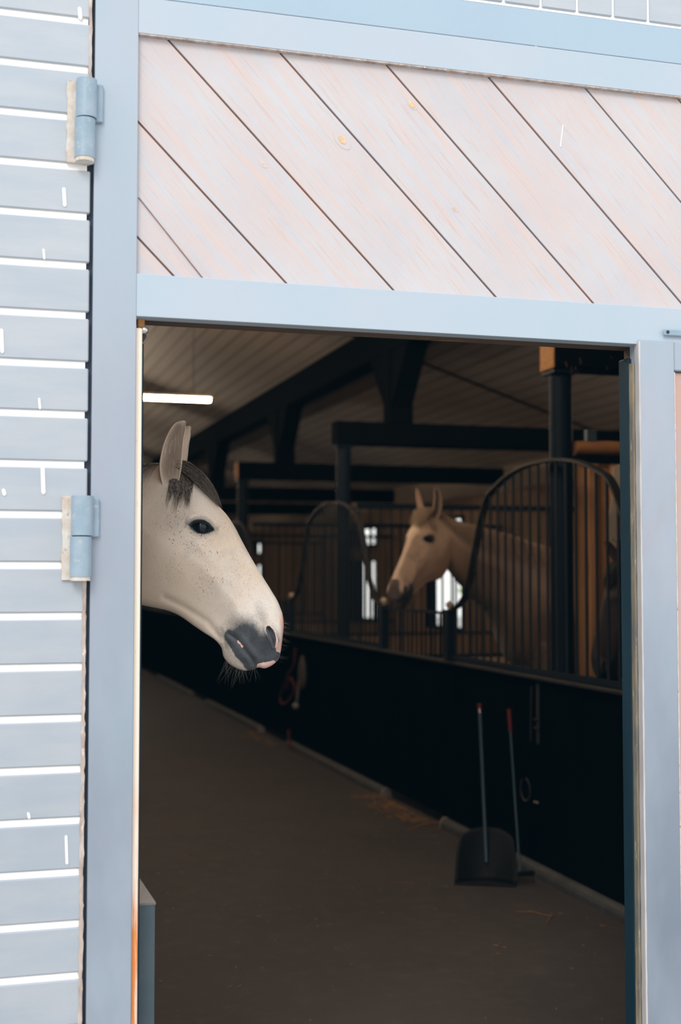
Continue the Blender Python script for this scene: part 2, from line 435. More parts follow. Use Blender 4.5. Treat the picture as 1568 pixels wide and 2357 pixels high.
# cracks in the boards and knots
M_crack = paint('board crack', (.20,.11,.09), (.3,.18,.15), 20)
mc = MB()
for (x0,y0,x1,y1,w) in ((318,455,465,640,.0022),):
    p = pl(x0,y0,1,.012); q = pl(x1,y1,1,.012); mc.prism([(p.x,p.z),(p.x+w*1.4,p.z),(q.x+w*1.4,q.z),(q.x,q.z)], .0095, .0125)
mc.build('crack', M_crack, dr)
M_knotring = paint('knot ring', (.62,.54,.53), (.56,.53,.56), 30); M_knot = paint('bare knot wood', (.80,.60,.38), (.70,.45,.26), 50)
for (x, y, r1, r2) in ((788,322,.026,.011),(948,240,.016,.010),(606,376,.012,.003),(1047,480,.010,.004)):
    c = pl(x,y,1,.012); th = R(-48)
    for rad, m_, dy, nm in ((r1, M_knotring, .0117, 'knot_ring'), (r2, M_knot, .0105, 'knot')):
        P = [(c.x+rad*(math.cos(a)*math.cos(th)*1.2-math.sin(a)*math.sin(th)*.7), c.z+rad*(math.cos(a)*math.sin(th)*1.2+math.sin(a)*math.cos(th)*.7)) for a in [2*math.pi*i/14+.1*math.sin(i*3.) for i in range(14)]]
        MB().prism(P, dy, .0125).build(nm, m_, dr)
# brown beading edges round the board field
m = MB(); m.box(.4235, 3.2, -.0025, .012, 2.9965, 2.9998); m.build('bead', M_seam, dr)
# scratches on the top rail and board
for (x0,y0,x1,y1,w) in ((1233,105,1235,132,.004),(1300,285,1294,335,.003)):
    p = pl(x0,y0,1,0); q = pl(x1,y1,1,0); m = MB(); yy = 0 if y0 < 200 else .012
    m.prism([(p.x-w/3,p.z),(p.x+w/2,p.z),(q.x+w/2,q.z),(q.x-w/3,q.z)], yy-.002, yy+.002); m.build('scratch', M_groove, dr)
# soffit and inner framing behind the middle rail
M_soffit = paint('brown soffit wood', (.13,.085,.055), (.09,.06,.045), 12, (.2,1,1), .8, c3=(.3,.17,.09))
MB().box(.425, 3.2, .046, .12, OPZ+.002, 2.40).build('inner_rail', M_soffit, dr)
struct(MB().box(-3.6, 6.5, .121, .16, OPZ+.03, 2.95).build('wall_front', M_soffit))
m = MB(); m.prism([(-3.6,2.95),(6.5,2.95),(1.45,4.5)], .121, .16); struct(m.build('wall_front', M_soffit))
# inner left reveal: cream strip and dark blue strip
MB().box(.4228, .4400, .012, .03, -.02, 2.235, bev=.002).build('edge_strip', M_strip, dr)
MB().box(.4230, .4475, .040, .055, -.02, 2.20).build('inner_edge', M_jamb, dr)
# hinges
def hinge(zc, lab):
    h = thing('hinge', (.300, -.02, zc), lab, 'hinge', 'steel hinges on the door post')
    H = .205 if True else 0; r = .0265 if zc > 2 else .0275; hx = .287 if zc > 2 else .2865
    MB().tube([(hx+.003,-.022,zc+.004),(hx+.003,-.022,zc+H/2)], r, 28).build('upper_knuckle', M_hinge, h)
    MB().tube([(hx,-.022,zc-H/2+.004),(hx,-.022,zc+.001)], r*.97, 28).build('lower_knuckle', M_hinge, h)
    m = MB(); ragged_strip(m, hx-.044, hx-.02, zc-H/2-.004, zc+H/2, .002, -.008, .002, 14, int(zc*10)); m.build('wall_leaf', M_primer, h)
    m = MB(); m.box(hx+.004, hx+.046, -.016, -.003, zc, zc+H/2-.004, bev=.003); m.build('door_leaf', M_hinge, h)
    m = MB().tube([(hx,-.022,zc-H/2-.006),(hx,-.022,zc-H/2+.004)], r*.9, 24); m.build('washer', M_primer, h)
hinge(pl(195,283,1,0).z, 'blue painted steel barrel hinge, the upper one, near the diagonal boards')
hinge(pl(192,1237,1,0).z, 'blue grey steel barrel hinge, the lower one, beside the near horse')
# right leaf
d2 = bpy.data.objects.new('door_2', None); COL.objects.link(d2); d2.location = (1.9, -.01, 0); struct(d2)
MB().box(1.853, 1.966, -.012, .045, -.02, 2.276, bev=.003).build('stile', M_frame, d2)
MB().box(1.967, 3.2, -.010, .045, 2.19, 2.274, bev=.003).build('top_rail', M_frame, d2)
m = MB()
for i in range(12): m.box(1.968+i*.1, 2.064+i*.1, .004, .03, -.02, 2.188, bev=.004)
m.build('vertical_boards', M_diag2, d2)
m = MB(); m.box(1.9665, 1.971, -.006, .004, .0, 2.186); m.build('bead', M_primer, d2)
m = MB(); ragged_strip(m, 1.8505, 1.8555, -.02, 2.27, .0007, -.0128, .01, 60, 9); m.build('worn_edge', M_white, d2)
p = pl(1535, 765, 1, 0); 
hp = thing('hasp', (p.x+.02, -.012, p.z), 'small grey blue hasp lying over the joint at the top of the right leaf', 'hasp')
MB().box(p.x-.018, p.x+.12, -.016, -.011, p.z-.012, p.z+.006, bev=.002).build('plate', M_hinge, hp)
MB().ball((p.x-.006, -.017, p.z-.002), .005, 6).build('rivet', M_darkgap, hp)
# right reveal
struct(MB().box(1.8495, 1.875, .034, .040, -.02, 2.225).build('trim_9', M_darkgap))
struct(MB().box(1.8455, 1.875, .040, .098, -.02, 2.23, bev=.003).build('trim_10', M_jamb))
m = MB(); ragged_strip(m, 1.8435, 1.850, .0, 2.21, .0006, .012, .032, 60, 12); struct(m.build('trim_11', M_seal))
struct(MB().box(1.876, 6.5, .046, .119, -.02, 2.29).build('wall_front', M_soffit))
struct(MB().box(-3.6, .42, .121, .16, -.02, 2.29).build('wall_front', M_soffit))
# small roller fitting at the top of the left reveal
p = pl(328, 762, 1, .05)
lt = thing('latch_roller', (p.x, .05, p.z), 'small brass and steel roller fitting at top left corner of the opening', 'latch')
MB().tube([(p.x-.006,.03,p.z-.016),(p.x-.006,.07,p.z-.016)], .014, 16).build('roller', M_iron, lt)
MB().ball((p.x+.002,.028,p.z-.002), .011, 10).build('bolt_head', M_chrome, lt)
MB().box(p.x-.014,p.x+.004,.035,.06,p.z-.004,p.z+.032, bev=.002).build('bracket', M_endgrain, lt)
# slate blue box at the foot of the left reveal
bx = thing('steel_box', (.48,.2,0), 'slate blue steel box with sloping lid standing inside the left door post', 'metal box')
m = MB(); x0,x1,y0,y1 = .425,.494,.09,.30
zf, zb = .752, .792
b = 0; m.v += [(x0,y0,0),(x1,y0,0),(x1,y1,0),(x0,y1,0),(x0,y0,zf),(x1,y0,zf),(x1-.03,y1,zb),(x0,y1,zb)]
for q in ((0,3,2,1),(0,1,5,4),(1,2,6,5),(2,3,7,6),(3,0,4,7)): m.face(list(q))
m.build('box_body', M_box, bx)
m = MB(); m.v += [(x0,y0-.002,zf),(x1+.002,y0-.002,zf),(x1-.028,y1,zb),(x0,y1,zb),(x0,y0-.002,zf+.006),(x1+.002,y0-.002,zf+.006),(x1-.028,y1,zb+.006),(x0,y1,zb+.006)]
for q in ((0,3,2,1),(4,5,6,7),(0,1,5,4),(1,2,6,5),(2,3,7,6),(3,0,4,7)): m.face(list(q))
m.build('lid', paint('pale lid', (.13,.135,.14), (.17,.17,.17), 10), bx)

M_bar = paint('blue black bar paint', (.010,.018,.028), (.014,.020,.028), 10, rough=.45, bump=.03, spec=.35)
# ------------------------------------------------------------------ right-hand stalls
XW = 2.982; GX = 2.985
CY = [3.04, 7.14, 11.2, 15.3, 19.4]
POSTY = [y-.08 for y in (3.02, 7.14, 11.2, 15.3, 19.4)]
ORD = ['nearest', 'second', 'third', 'fourth', 'fifth']
hump = [(0,2.21),(.2,2.205),(.45,2.17),(.65,2.11),(.77,2.055),(.87,1.93),(.97,1.74),(1.07,1.55),(1.18,1.44),(1.335,1.39)]
def cr(P, n):
    out = []
    for i in range(len(P)-1):
        p0 = P[max(i-1,0)]; p1 = P[i]; p2 = P[i+1]; p3 = P[min(i+2,len(P)-1)]
        for k in range(n):
            t = k/n
            out.append(tuple(.5*((2*p1[j])+(-p0[j]+p2[j])*t+(2*p0[j]-5*p1[j]+4*p2[j]-p3[j])*t*t+(-p0[j]+3*p1[j]-3*p2[j]+p3[j])*t**3) for j in range(len(p1))))
    out.append(tuple(P[-1])); return out
hp_ = cr([(-a*.985,b) for a,b in hump[::-1]]+[(a*.985,b) for a,b in hump[1:]], 4)
def hz(d):
    for (a, za), (b, zb) in zip(hp_[:-1], hp_[1:]):
        if a <= d <= b: return za+(zb-za)*(d-a)/(b-a+1e-9)
    return 1.39
glab = ['black barred swan neck grille around the nearest steel post', 'black barred swan neck grille around the second post, left of the far horse',
        'black barred swan neck grille around the third post, behind the near horse nose', 'fourth swan neck grille down the aisle', 'fifth swan neck grille down the aisle']
for i, c in enumerate(CY):
    g = thing('stall_grille', (GX, c, 1.07), glab[i], 'grille', 'swan neck stall grilles')
    m = MB(); n = len(hp_)
    for k, (d, z) in enumerate(hp_):
        k0, k1 = max(k-1,0), min(k+1,n-1); t = Vector((hp_[k1][0]-hp_[k0][0], hp_[k1][1]-hp_[k0][1])).normalized(); nn = Vector((-t.y, t.x))*.007
        for sx, sn in ((-.022,-1),(.022,-1),(.022,1),(-.022,1)): m.v.append((GX+sx, c+d+nn.x*sn, z+nn.y*sn))
    for k in range(n-1):
        for q in ((0,1),(1,2),(2,3),(3,0)): m.face([4*k+q[0],4*k+q[1],4*k+4+q[1],4*k+4+q[0]])
    m.face([0,1,2,3]); m.face([4*n-4+j for j in range(4)])
    m.build('arch', M_iron, g)
    MB().box(GX-.02,GX+.02,c-1.315,c+1.315,1.072,1.10).build('bottom_rail', M_steel, g)
    nb = 24
    for k in range(nb):
        d = -1.27+2.54*k/(nb-1)
        if i > 2 and k % 2: continue
        MB().tube([(GX,c+d,1.10),(GX,c+d,hz(d)-.005)], .0085, 8).build('bar', M_bar, g)
plab = ['dark blue round steel post, the nearest, right of the opening', 'dark blue round steel post in the middle of the view, second from the doorway', 'dark steel post behind the near horse forehead, third from the doorway', 'fourth steel post down the stalls', 'fifth steel post down the stalls']
for i, y in enumerate(POSTY):
    p = thing('steel_post', (3.085, y+.08, 0), plab[i], 'post', 'steel posts of the stalls')
    MB().tube([(3.085,y+.08,.0),(3.085,y+.08,2.68)], .062, 24).build('column', M_steel, p)
    MB().box(3.01,3.16,y,y+.16,2.68,2.697).build('cap_plate', M_steel, p)
    t = thing('tie_beam', (4.6, y+.12, 2.69), ['dark wooden cross beam with orange sawn end at top right, the nearest','long dark cross beam on the second post above the far horse','dark cross beam with an orange end on the third post','fourth dark cross beam down the stable','fifth dark cross beam down the stable'][i], 'beam', 'cross beams over the stalls')
    zt = 2.70; y0 = y-.005
    MB().box(3.012, 6.28, y0, y0+.17, zt, zt+.195, bev=.012).build('beam_body', M_beam, t)
    MB().box(3.004, 3.0125, y0+.004, y0+.166, zt+.004, zt+.19).build('sawn_end', M_endgrain if i in (0, 2) else M_beam, t)
    # strut and longitudinal braces
    s = thing('roof_strut', (3.5, y+.08, 2.9), ['nearest dark roof strut above the near post','dark roof strut with two braces standing on the second beam','dark roof strut with braces behind the second one','fourth dark roof strut down the purlin','fifth dark roof strut down the purlin'][i], 'strut', 'roof struts under the purlin')
    MB().box(3.46,3.68,y0,y0+.15,2.895,3.50, bev=.006).build('upright', M_beam, s)
    for sg in (-1, 1):
        m = MB(); yc = y0+.075; ya, yb = yc+sg*.075, yc+sg*.50
        b = len(m.v)
        for xx in (3.475, 3.665): m.v += [(xx, ya, 3.02),(xx, ya, 3.499),(xx, yb, 3.499),(xx, yb-sg*.06, 3.44)]
        for q in ((0,1,2,3),(4,5,6,7),(0,1,5,4),(1,2,6,5),(2,3,7,6),(3,0,4,7)): m.face([b+j for j in q])
        m.build('brace', M_beam, s)
pu = MB().box(3.46, 3.68, .3, 30, 3.50, 3.80, bev=.01).build('roof_purlin', M_beam)
tag(pu, 'long dark roof purlin running down the stable above the struts', 'purlin')

# stall fronts (solid lower boards) and half doors
def boards_front(y0, y1, name, lab, grp, cap=True):
    t = thing(name, (3.1, (y0+y1)/2, 0), lab, 'stall wall' if name == 'stall_barrier' else 'half door', grp)
    m = MB(); n = max(1, round((y1-y0)/.125)); w = (y1-y0)/n
    for k in range(n): m.box(XW, XW+.03, y0+k*w+.0015, y0+(k+1)*w-.0015, .07, 1.04, bev=.004)
    m.build('boards', M_black, t)
    MB().box(XW-.03, XW+.035, y0, y1, 1.042, 1.066, bev=.006).build('cap_rail', M_caprail, t)
    return t
fl = ['black boarded stall front nearest the doorway, behind the scoop and rake', 'black boarded stall front under the second grille, with a red rope on its far end', 'black boarded stall front under the third grille', 'fourth black boarded stall front', 'fifth black boarded stall front']
for i, c in enumerate(CY): boards_front(c-1.32, c+1.32, 'stall_barrier', fl[i], 'black boarded stall fronts')
gaps = [(CY[i]+1.325, CY[i+1]-1.325) for i in range(4)] + [(.25, CY[0]-1.325)]
dl = ['black half door with low bars beneath the far horse', 'black half door with low bars beyond the second grille', 'third black half door down the aisle', 'fourth black half door down the aisle', 'black half door hidden beside the door frame']
for i, (a, b) in enumerate(gaps):
    t = boards_front(a, b, 'half_door', dl[i], 'black half doors of the stalls')
    MB().box(GX-.015,GX+.015,a+.08,b-.08,1.352,1.370).build('top_rail', M_steel, t)
    n = 14
    if i < 3 or i == 4:
        for k in range(n):
            yy = a+.14+(b-a-.28)*k/(n-1); MB().tube([(GX,yy,1.066),(GX,yy,1.354)], .007, 8).build('bar', M_steel, t)
        for yy in (a+.06, b-.06):
            q = MB(); q.box(GX-.03,GX+.03,yy-.04,yy+.04,1.066,1.385,bev=.004); k_ = q.build('gate_post', M_steel, t)
            kb = MB(); kb.ball((GX,yy,1.415),.025,10); kb.tube([(GX,yy,1.383),(GX,yy,1.40)],.014,12); o = kb.build('knob', M_knob); o.parent = k_

# barred partitions between stalls
prl = ['', 'barred partition behind the far horse, on the second post', 'barred partition on the third post', 'barred partition on the fourth post', 'barred partition on the fifth post']
for i in range(1, 5):
    y = POSTY[i]+.08
    g = thing('stall_partition', (4.6, y, 0), prl[i], 'partition', 'barred stall partitions')
    MB().box(3.20, 6.28, y-.025, y+.025, 2.165, 2.21, bev=.004).build('top_rail', M_steel, g)
    MB().box(3.20, 6.28, y-.02, y+.02, .90, .93).build('lower_rail', M_steel, g)
    m = MB()
    for k in range(24): m.box(3.20+k*.128, 3.325+k*.128, y-.02, y+.02, .02, .90, bev=.004)
    m.build('boards', M_outerwall, g)
    nb = 34
    for k in range(nb):
        xx = 3.23+k*(3.03/(nb-1))
        MB().tube([(xx,y,.93),(xx,y,2.167)], .0065, 8).build('bar', M_steel, g)
# wooden partition of the nearest stall with peeled log on top
g = thing('wooden_partition', (4.6, 3.01, 0), 'rough brown upright board partition behind the nearest grille', 'partition')
m = MB(); rb = random.Random(8); x = 3.165
while x < 6.2:
    w = rb.uniform(.05,.12); m.box(x, x+w-.008, 2.98+rb.uniform(0,.02), 3.035, .02, 2.205, bev=.004); x += w+rb.choice((0,.012,.03))
m.build('boards', M_brownwood, g)
MB().box(3.16, 6.25, 2.975, 3.03, 2.206, 2.247).build('dark_gap_strip', M_beam, g)  # dark strip added to stand for the dark gap under the log
m = MB(); pts = [(3.155+k*.2, 3.0+.004*math.sin(k*2), 2.285+.004*math.sin(k*1.3)) for k in range(16)]
lg = m.tube(pts, [.037+.003*math.sin(k*1.9) for k in range(16)], 14).build('peeled_log', M_log)
tag(lg, 'orange peeled log lying along the top of the board partition', 'log')
p = pl(1363, 997, 1, 2.98); bt = thing('bracket', (p.x,3.0,p.z), 'small grey metal bracket standing on the peeled log', 'bracket')
MB().box(p.x-.028,p.x+.028,2.98,3.02,2.32,p.z+.02,bev=.003).build('plate', M_box, bt)
# cream strip leaning at the right of the wooden partition
A = pl(1416,1076,1,2.80); B = pl(1402,1285,1,2.80)
m = MB(); 
m.prism([(A.x-.012,A.z),(A.x+.03,A.z+.02),(A.x+.03,A.z-.2),(B.x+.034,B.z+.05),(B.x+.01,B.z),(B.x-.004,B.z+.02),(B.x-.008,B.z+.2),(A.x-.02,A.z-.17)], 2.79, 2.803)
o = m.build('painted_strip', M_cream, g); o['label'] = 'narrow cream painted strip with a screw hole'; q = pl(1411,1243,1,2.79); h_ = MB().tube([(q.x,2.786,q.z),(q.x,2.7895,q.z)], .0045, 10).build('screw_hole', M_darkgap); h_.parent = o
# hay on the near beam
rh = random.Random(4); sp = []
for k in range(6):
    p0 = Vector((rh.uniform(3.05,3.4), 2.936, rh.uniform(2.70,2.80))); sp.append([p0, p0+Vector((rh.uniform(-.01,.01),-.006,-rh.uniform(.01,.04)))])
bm0 = [ob for ob in COL.objects if ob.name == 'tie_beam'][0]
o = hair_curve('hay_wisps', sp, .001, M_straw, bm0, False); o.matrix_parent_inverse = Matrix.Translation(bm0.location).inverted()

# kerbs
kl = ['grey concrete kerb at the foot of the nearest stall front, beside the scoop','grey concrete kerb below the second grille','grey concrete kerb far down the stalls, below the near horse chin','farthest grey kerb of the stalls']
for i, (a, b) in enumerate(((.2,4.52),(5.70,8.62),(9.76,12.8),(13.9,17))):
    k = thing('kerb', (3.0,(a+b)/2,0), kl[i], 'kerb', 'concrete kerbs of the stalls')
    prof = [(2.945,0),(2.945,.03),(2.952,.048),(2.966,.062),(2.99,.066),(3.02,.066),(3.02,0)]
    MB().prism(prof, a, b-.04).build('kerb_stone', M_kerb, k)
    pe = [(x-.004 if x < 3 else x, z*1.04) for x, z in prof]
    e = (b-.04, b-.018) if i == 0 else (a-.02, a)
    MB().prism(pe, *e).build('end_piece', M_kerbend, k)

# scoop
sc = thing('manure_scoop', (2.66,3.1,0), 'charcoal stable scoop with red tipped blue grey handle standing on the floor', 'scoop')
A = Vector((2.515,3.14,0)); B = Vector((2.80,3.0,0)); U = (B-A).normalized(); W = (B-A).length; Nrm = Vector((-U.y,U.x,0))
m = MB(); nu, nv = 16, 12
def scp(u, v, off):
    s_ = 2*u-1; ww = 1-.10*v**3
    x = (u-.5)*W*ww+W/2; h = .005+.245*v*(1-.17*abs(s_)**3.0*v); back = .02+.16*v - .09*(s_*s_)*(1-.2*v)*1.0
    return A+U*x+Nrm*(back+off)+Vector((0,0,h))
for off in (0,.006):
    for j in range(nv+1):
        for i in range(nu+1): m.v.append(tuple(scp(i/nu, j/nv, off)))
k2 = (nu+1)*(nv+1)
for j in range(nv):
    for i in range(nu):
        q = j*(nu+1)+i; m.face([q,q+1,q+nu+2,q+nu+1], True); m.face([k2+q,k2+q+nu+1,k2+q+nu+2,k2+q+1], True)
for i in range(nu):
    m.face([i,i+1,k2+i+1,k2+i]); q = nv*(nu+1)+i; m.face([q,q+1,k2+q+1,k2+q])
for j in range(nv):
    q = j*(nu+1); m.face([q,q+nu+1,k2+q+nu+1,k2+q]); q += nu; m.face([q,q+nu+1,k2+q+nu+1,k2+q])
m.build('blade', M_blade, sc)
m = MB(); f0 = A+U*W*.02; m.box(0,W*1.0,-.09,.02,0,.006, M=Matrix.Translation(A)@Matrix(((U.x,Nrm.x,0,0),(U.y,Nrm.y,0,0),(0,0,1,0),(0,0,0,1)))); m.build('lip', M_blade, sc)
base = scp(.5,.35,-.012); top = pl(1105,1642,1,3.30); 
MB().tube([base, base+(top-base)*.5, top], .0105, 12).build('handle_pole', M_pole, sc)
MB().tube([top, top+(top-base).normalized()*.025], .0118, 12).build('ferrule', M_chrome, sc)
t2 = top+(top-base).normalized()*.025; MB().tube([t2, t2+(top-base).normalized()*.028], .013, 12).build('grip', M_red, sc)
rk = thing('stable_rake', (2.85,2.96,0), 'thin rake with long red grip standing right of the scoop', 'rake')
b0 = pl(1197,2008,1,3.02); tp = pl(1172,1632,1,3.15)
dv = (tp-b0); L = dv.length; dv.normalize()
MB().tube([b0, b0+dv*(L-.12)], .007, 10).build('handle_pole', M_pole, rk)
MB().tube([b0+dv*(L-.12), tp], .0115, 12).build('grip', M_red, rk)
m = MB(); c = Vector((b0.x,b0.y,.03)); m.box(c.x-.012,c.x+.08,c.y-.012,c.y+.012,.03,.055,bev=.004)
for k in range(6): m.tube([(c.x-.012+k*.016,c.y,.035),(c.x-.012+k*.016,c.y-.03,.001)], .003, 6)
m.tube([(b0.x,b0.y,.03),tuple(b0)], .008, 10)
m.build('rake_head', M_blade, rk)
# halter with buckle, ring of hose
ht = thing('headcollar_strap', (3.0,3.13,1.0), 'dark grey strap with buckle hanging on the nearest stall front', 'strap')
def wpt(x, y, X=2.97): return pl(x, y, 0, X)
a_ = wpt(1236,1572); b_ = wpt(1234,1712)
m = MB(); m.box(2.972,2.980,a_.y-.016,a_.y+.016,b_.z,a_.z,bev=.002); m.build('strap_band', M_strap, ht)
M_brass = paint('dull brass', (.07,.065,.05),(.05,.045,.035),30,rough=.4,metal=.5,bump=.05)
for yy in (1656, 1676):
    m = MB(); q = wpt(1235,yy); m.box(2.964,2.972,q.y-.024,q.y+.024,q.z-.004,q.z+.004,bev=.001); m.build('buckle', M_brass, ht)
m = MB(); q0 = wpt(1222,1580); m.tube([(2.974,q0.y,q0.z),(2.974,q0.y+.01,q0.z-.15),(2.974,q0.y+.015,wpt(1216,1705).z)], .004, 6); m.build('cord', M_strap, ht)
c = wpt(1208,1817); m = MB(); m.tube([(2.974, c.y+.062*math.cos(R(a)), c.z+.062*math.sin(R(a))) for a in range(-260, 62, 14)], .004, 8)
o = m.build('hose_ring', paint('tan hose', (.055,.043,.035),(.04,.033,.027),20)); tag(o, 'thin tan hose bent into an open ring low on the nearest stall front', 'hose')
q = wpt(1233,1847); o = thing('wall_clip', (3.03,q.y,q.z), 'tiny pale metal clip below the hanging strap', 'clip'); MB().box(2.966,2.98,q.y-.02,q.y+.02,q.z-.004,q.z+.006,bev=.002).build('clip_body', M_kerbend, o)
# red rope and pad at far end of the second stall front
rp = [pl(x, y, 0, 2.965) for x, y in ((680,1492),(677,1530),(664,1552),(655,1580),(645,1602),(648,1618),(660,1618),(675,1598),(678,1580),(668,1560),(662,1585))]
m = MB(); m.tube(cr([tuple(p) for p in rp], 5), .011, 8); 
o = m.build('lead_rope', M_rope); tag(o, 'red lead rope looped at the far end of the second stall front', 'rope')
m = MB(); m.tube([tuple(pl(x,y,0,2.93)) for x,y in ((664,1680),(666,1700),(669,1722))], .012, 8); o = m.build('rope_end', M_rope); tag(o, 'hanging red rope end just above the kerb', 'rope')
pd_ = thing('hanging_pad', tuple(pl(694,1548,0,3.0)), 'beige grey oval pad hanging beside the red rope', 'pad')
m = MB(); ce = pl(695,1548,0,2.94); m.ball((0,0,0), 1, 14); m.v = [(2.945+v[0]*.03, ce.y+v[1]*.10*(1-.35*v[2]), ce.z+v[2]*.155) for v in m.v]; m.build('pad_body', M_pad, pd_)
m = MB(); q = pl(681,1625,0,2.94); m.tube([(2.945,ce.y+.09,ce.z-.02),(2.945,q.y,q.z)], .012, 8); m.ball((2.94,q.y,q.z), .03, 8); m.build('toggle', M_kerbend, pd_)

# straw
rs = random.Random(11)
def straw(pts, name, lab, r=.003):
    o = hair_curve(name, [pts], r, M_straw, None, False); tag(o, lab, 'straw', 'stray straws on the floor')
def fl_(x, y, z=.004): p = pl(x, y, 2, 0); p.z = z; return p
straw([fl_(1188,2100), fl_(1225,2101,.006), fl_(1268,2112,.006), fl_(1275,2106)], 'straw_stem', 'longest curved straw on the floor in front of the rake', .0024)
straw([fl_(1268,2104), fl_(1268,2116,.012), fl_(1258,2126)], 'straw_stem', 'short kinked straw at the right end of the long one', .002)
straw([fl_(940,1912), fl_(975,1900,.006), fl_(1015,1893)], 'straw_stem', 'golden straw pointing at the kerb end below the far horse', .005)
straw([fl_(993,1915), fl_(1015,1908)], 'straw_stem', 'short golden straw just left of the kerb end', .004)
straw([fl_(900,2031), fl_(955,2034)], 'straw_stem', 'straight straw on the open floor left of the scoop', .0018)
sp = []
for k in range(150):
    y = rs.uniform(4.6,5.75); x = 2.94-abs(rs.gauss(0,.09)); L = rs.uniform(.03,.10); a = rs.uniform(0,3.14)
    d = Vector((math.cos(a)*L, math.sin(a)*L, rs.uniform(-.002,.01))); p0 = Vector((x,y,rs.uniform(.003,.02))); p1 = p0+d; p1.x = min(p1.x, 2.94); p0.x = min(p0.x, 2.94)
    sp.append([p0, (p0+p1)/2+Vector((0,0,.008)), p1])
for k in range(60):
    y = rs.uniform(8.6,9.9); x = 2.93-abs(rs.gauss(0,.09)); p0 = Vector((x,y,.006)); sp.append([p0, p0+Vector((rs.uniform(-.08,.01),rs.uniform(-.08,.08),.006))])
for k in range(90):
    x, y = rs.uniform(.7,2.9), rs.uniform(.9,5); a = rs.uniform(0,3.14); L = rs.uniform(.008,.03); p0 = Vector((x,y,.003)); sp.append([p0, p0+Vector((math.cos(a)*L, math.sin(a)*L, 0))])
o = hair_curve('loose_straw', sp, .0014, M_straw, None, False); tag(o, 'loose scattered straw on the floor along the stalls', 'straw', None, 'stuff')

# tube lights: the one in view and its fellows further down, plus added ones out of view
M_tube_b = mk_emit('added bright fluorescent tube', (1.0,.80,.60), 175)
M_tube_d = mk_emit('warm far tube', (1.0,.80,.60), 165)
M_tube_c = mk_emit('added stall tube', (1.0,.86,.70), 36)
def tube_light(x0, x1, y, z, lab, mt=None):
    t = thing('tube_light', ((x0+x1)/2, y, z), lab, 'lamp', 'ceiling tube lights')
    MB().tube([(x0,y,z),(x1,y,z)], .018, 12).build('tube', mt or M_tube, t)
    MB().box(x0-.02,x1+.02,y-.03,y+.03,z+.018,z+.04,bev=.004).build('housing', M_fix, t)
    for xx in (x0+.15, x1-.15): MB().tube([(xx,y,z+.04),(xx,y,roofz(xx)-.003)], .003, 6).build('wire', M_steel, t)
p = pl(484,921,1,8.0)
tube_light(p.x-1.25, p.x, 8.0, p.z, 'glowing warm tube light hanging above the near horse ear')
tube_light(p.x-1.25, p.x, 14.5, p.z, 'tube light farther down the aisle behind the roof strut', M_tube_d)
tube_light(p.x-1.25, p.x, 21, p.z, 'tube light at the far end of the aisle', M_tube_d)

tube_light(.6, 1.85, 1.9, 3.5, 'added tube light inside the doorway, unseen above the opening', M_tube_b)  # added unseen lamp, brightens the front of the board partition
tube_light(1.0, 2.25, 5.3, 3.75, 'added tube light over the aisle between the first and second post, out of view', M_tube_b)  # added unseen lamp, lights the far horse from the aisle side
tube_light(4.9, 5.9, 4.9, 2.84, 'added tube light over the far horse stall, out of view behind the right door edge', M_tube_c)  # added unseen lamp, evens out the light on the right ceiling
# ------------------------------------------------------------------ left-hand stall (mostly hidden by the door post)
t = thing('stall_barrier', (-.3, 2.2, 0), 'black boarded stall front on the left side of the aisle', 'stall wall', 'left stall fronts')
m = MB()
for k in range(80): m.box(-.08,-.03,1.62+k*.125,1.742+k*.125,.02,1.04,bev=.004)
m.build('boards', M_black, t)
MB().box(-.09,-.02,1.62,11.6,1.042,1.066).build('cap_rail', M_caprail, t)
t = thing('half_door', (-.15, .9, 0), 'black low stall door under the near horse neck', 'half door')
m = MB()
for k in range(11): m.box(-.08,-.03,.2+k*.125,.322+k*.125,.02,.86,bev=.004)
m.build('boards', M_black, t)

# ------------------------------------------------------------------ horses
S0 = 775.0
HEAD = [ # Tx,Ty,Bx,By,w20,w50,w80
 (651,1460,648,1492,.010,.012,.010),
 (653.3,1443,644,1512,.026,.032,.024),
 (653,1428,636,1523,.034,.044,.030),
 (650.5,1412,624,1532,.038,.052,.034),
 (647,1402,610,1537,.040,.055,.036),
 (642,1389,596,1535,.041,.056,.036),
 (636,1377,586,1539,.041,.056,.035),
 (629,1366,573,1542,.041,.055,.035),
 (620,1351,557,1541,.041,.054,.036),
 (611,1337,542,1535,.041,.053,.037),
 (602,1322,527,1525,.041,.052,.036),
 (592,1306,516,1510,.041,.052,.033),
 (581,1288,511,1490,.042,.053,.031),
 (569,1267,496,1472,.044,.056,.033),
 (556,1243,470,1455,.048,.061,.038),
 (542,1216,445,1438,.055,.068,.044),
 (527,1192,418,1419,.064,.075,.052),
 (512,1174,393,1407,.074,.081,.060),
 (496,1157,365,1400,.082,.086,.066),
 (478,1138,335,1394,.084,.089,.070),
 (459,1119,302,1386,.078,.090,.072),
 (439,1100,274,1370,.066,.088,.072),
 (418,1083,250,1345,.056,.084,.070),
 (395,1072,236,1315,.050,.080,.068),
]
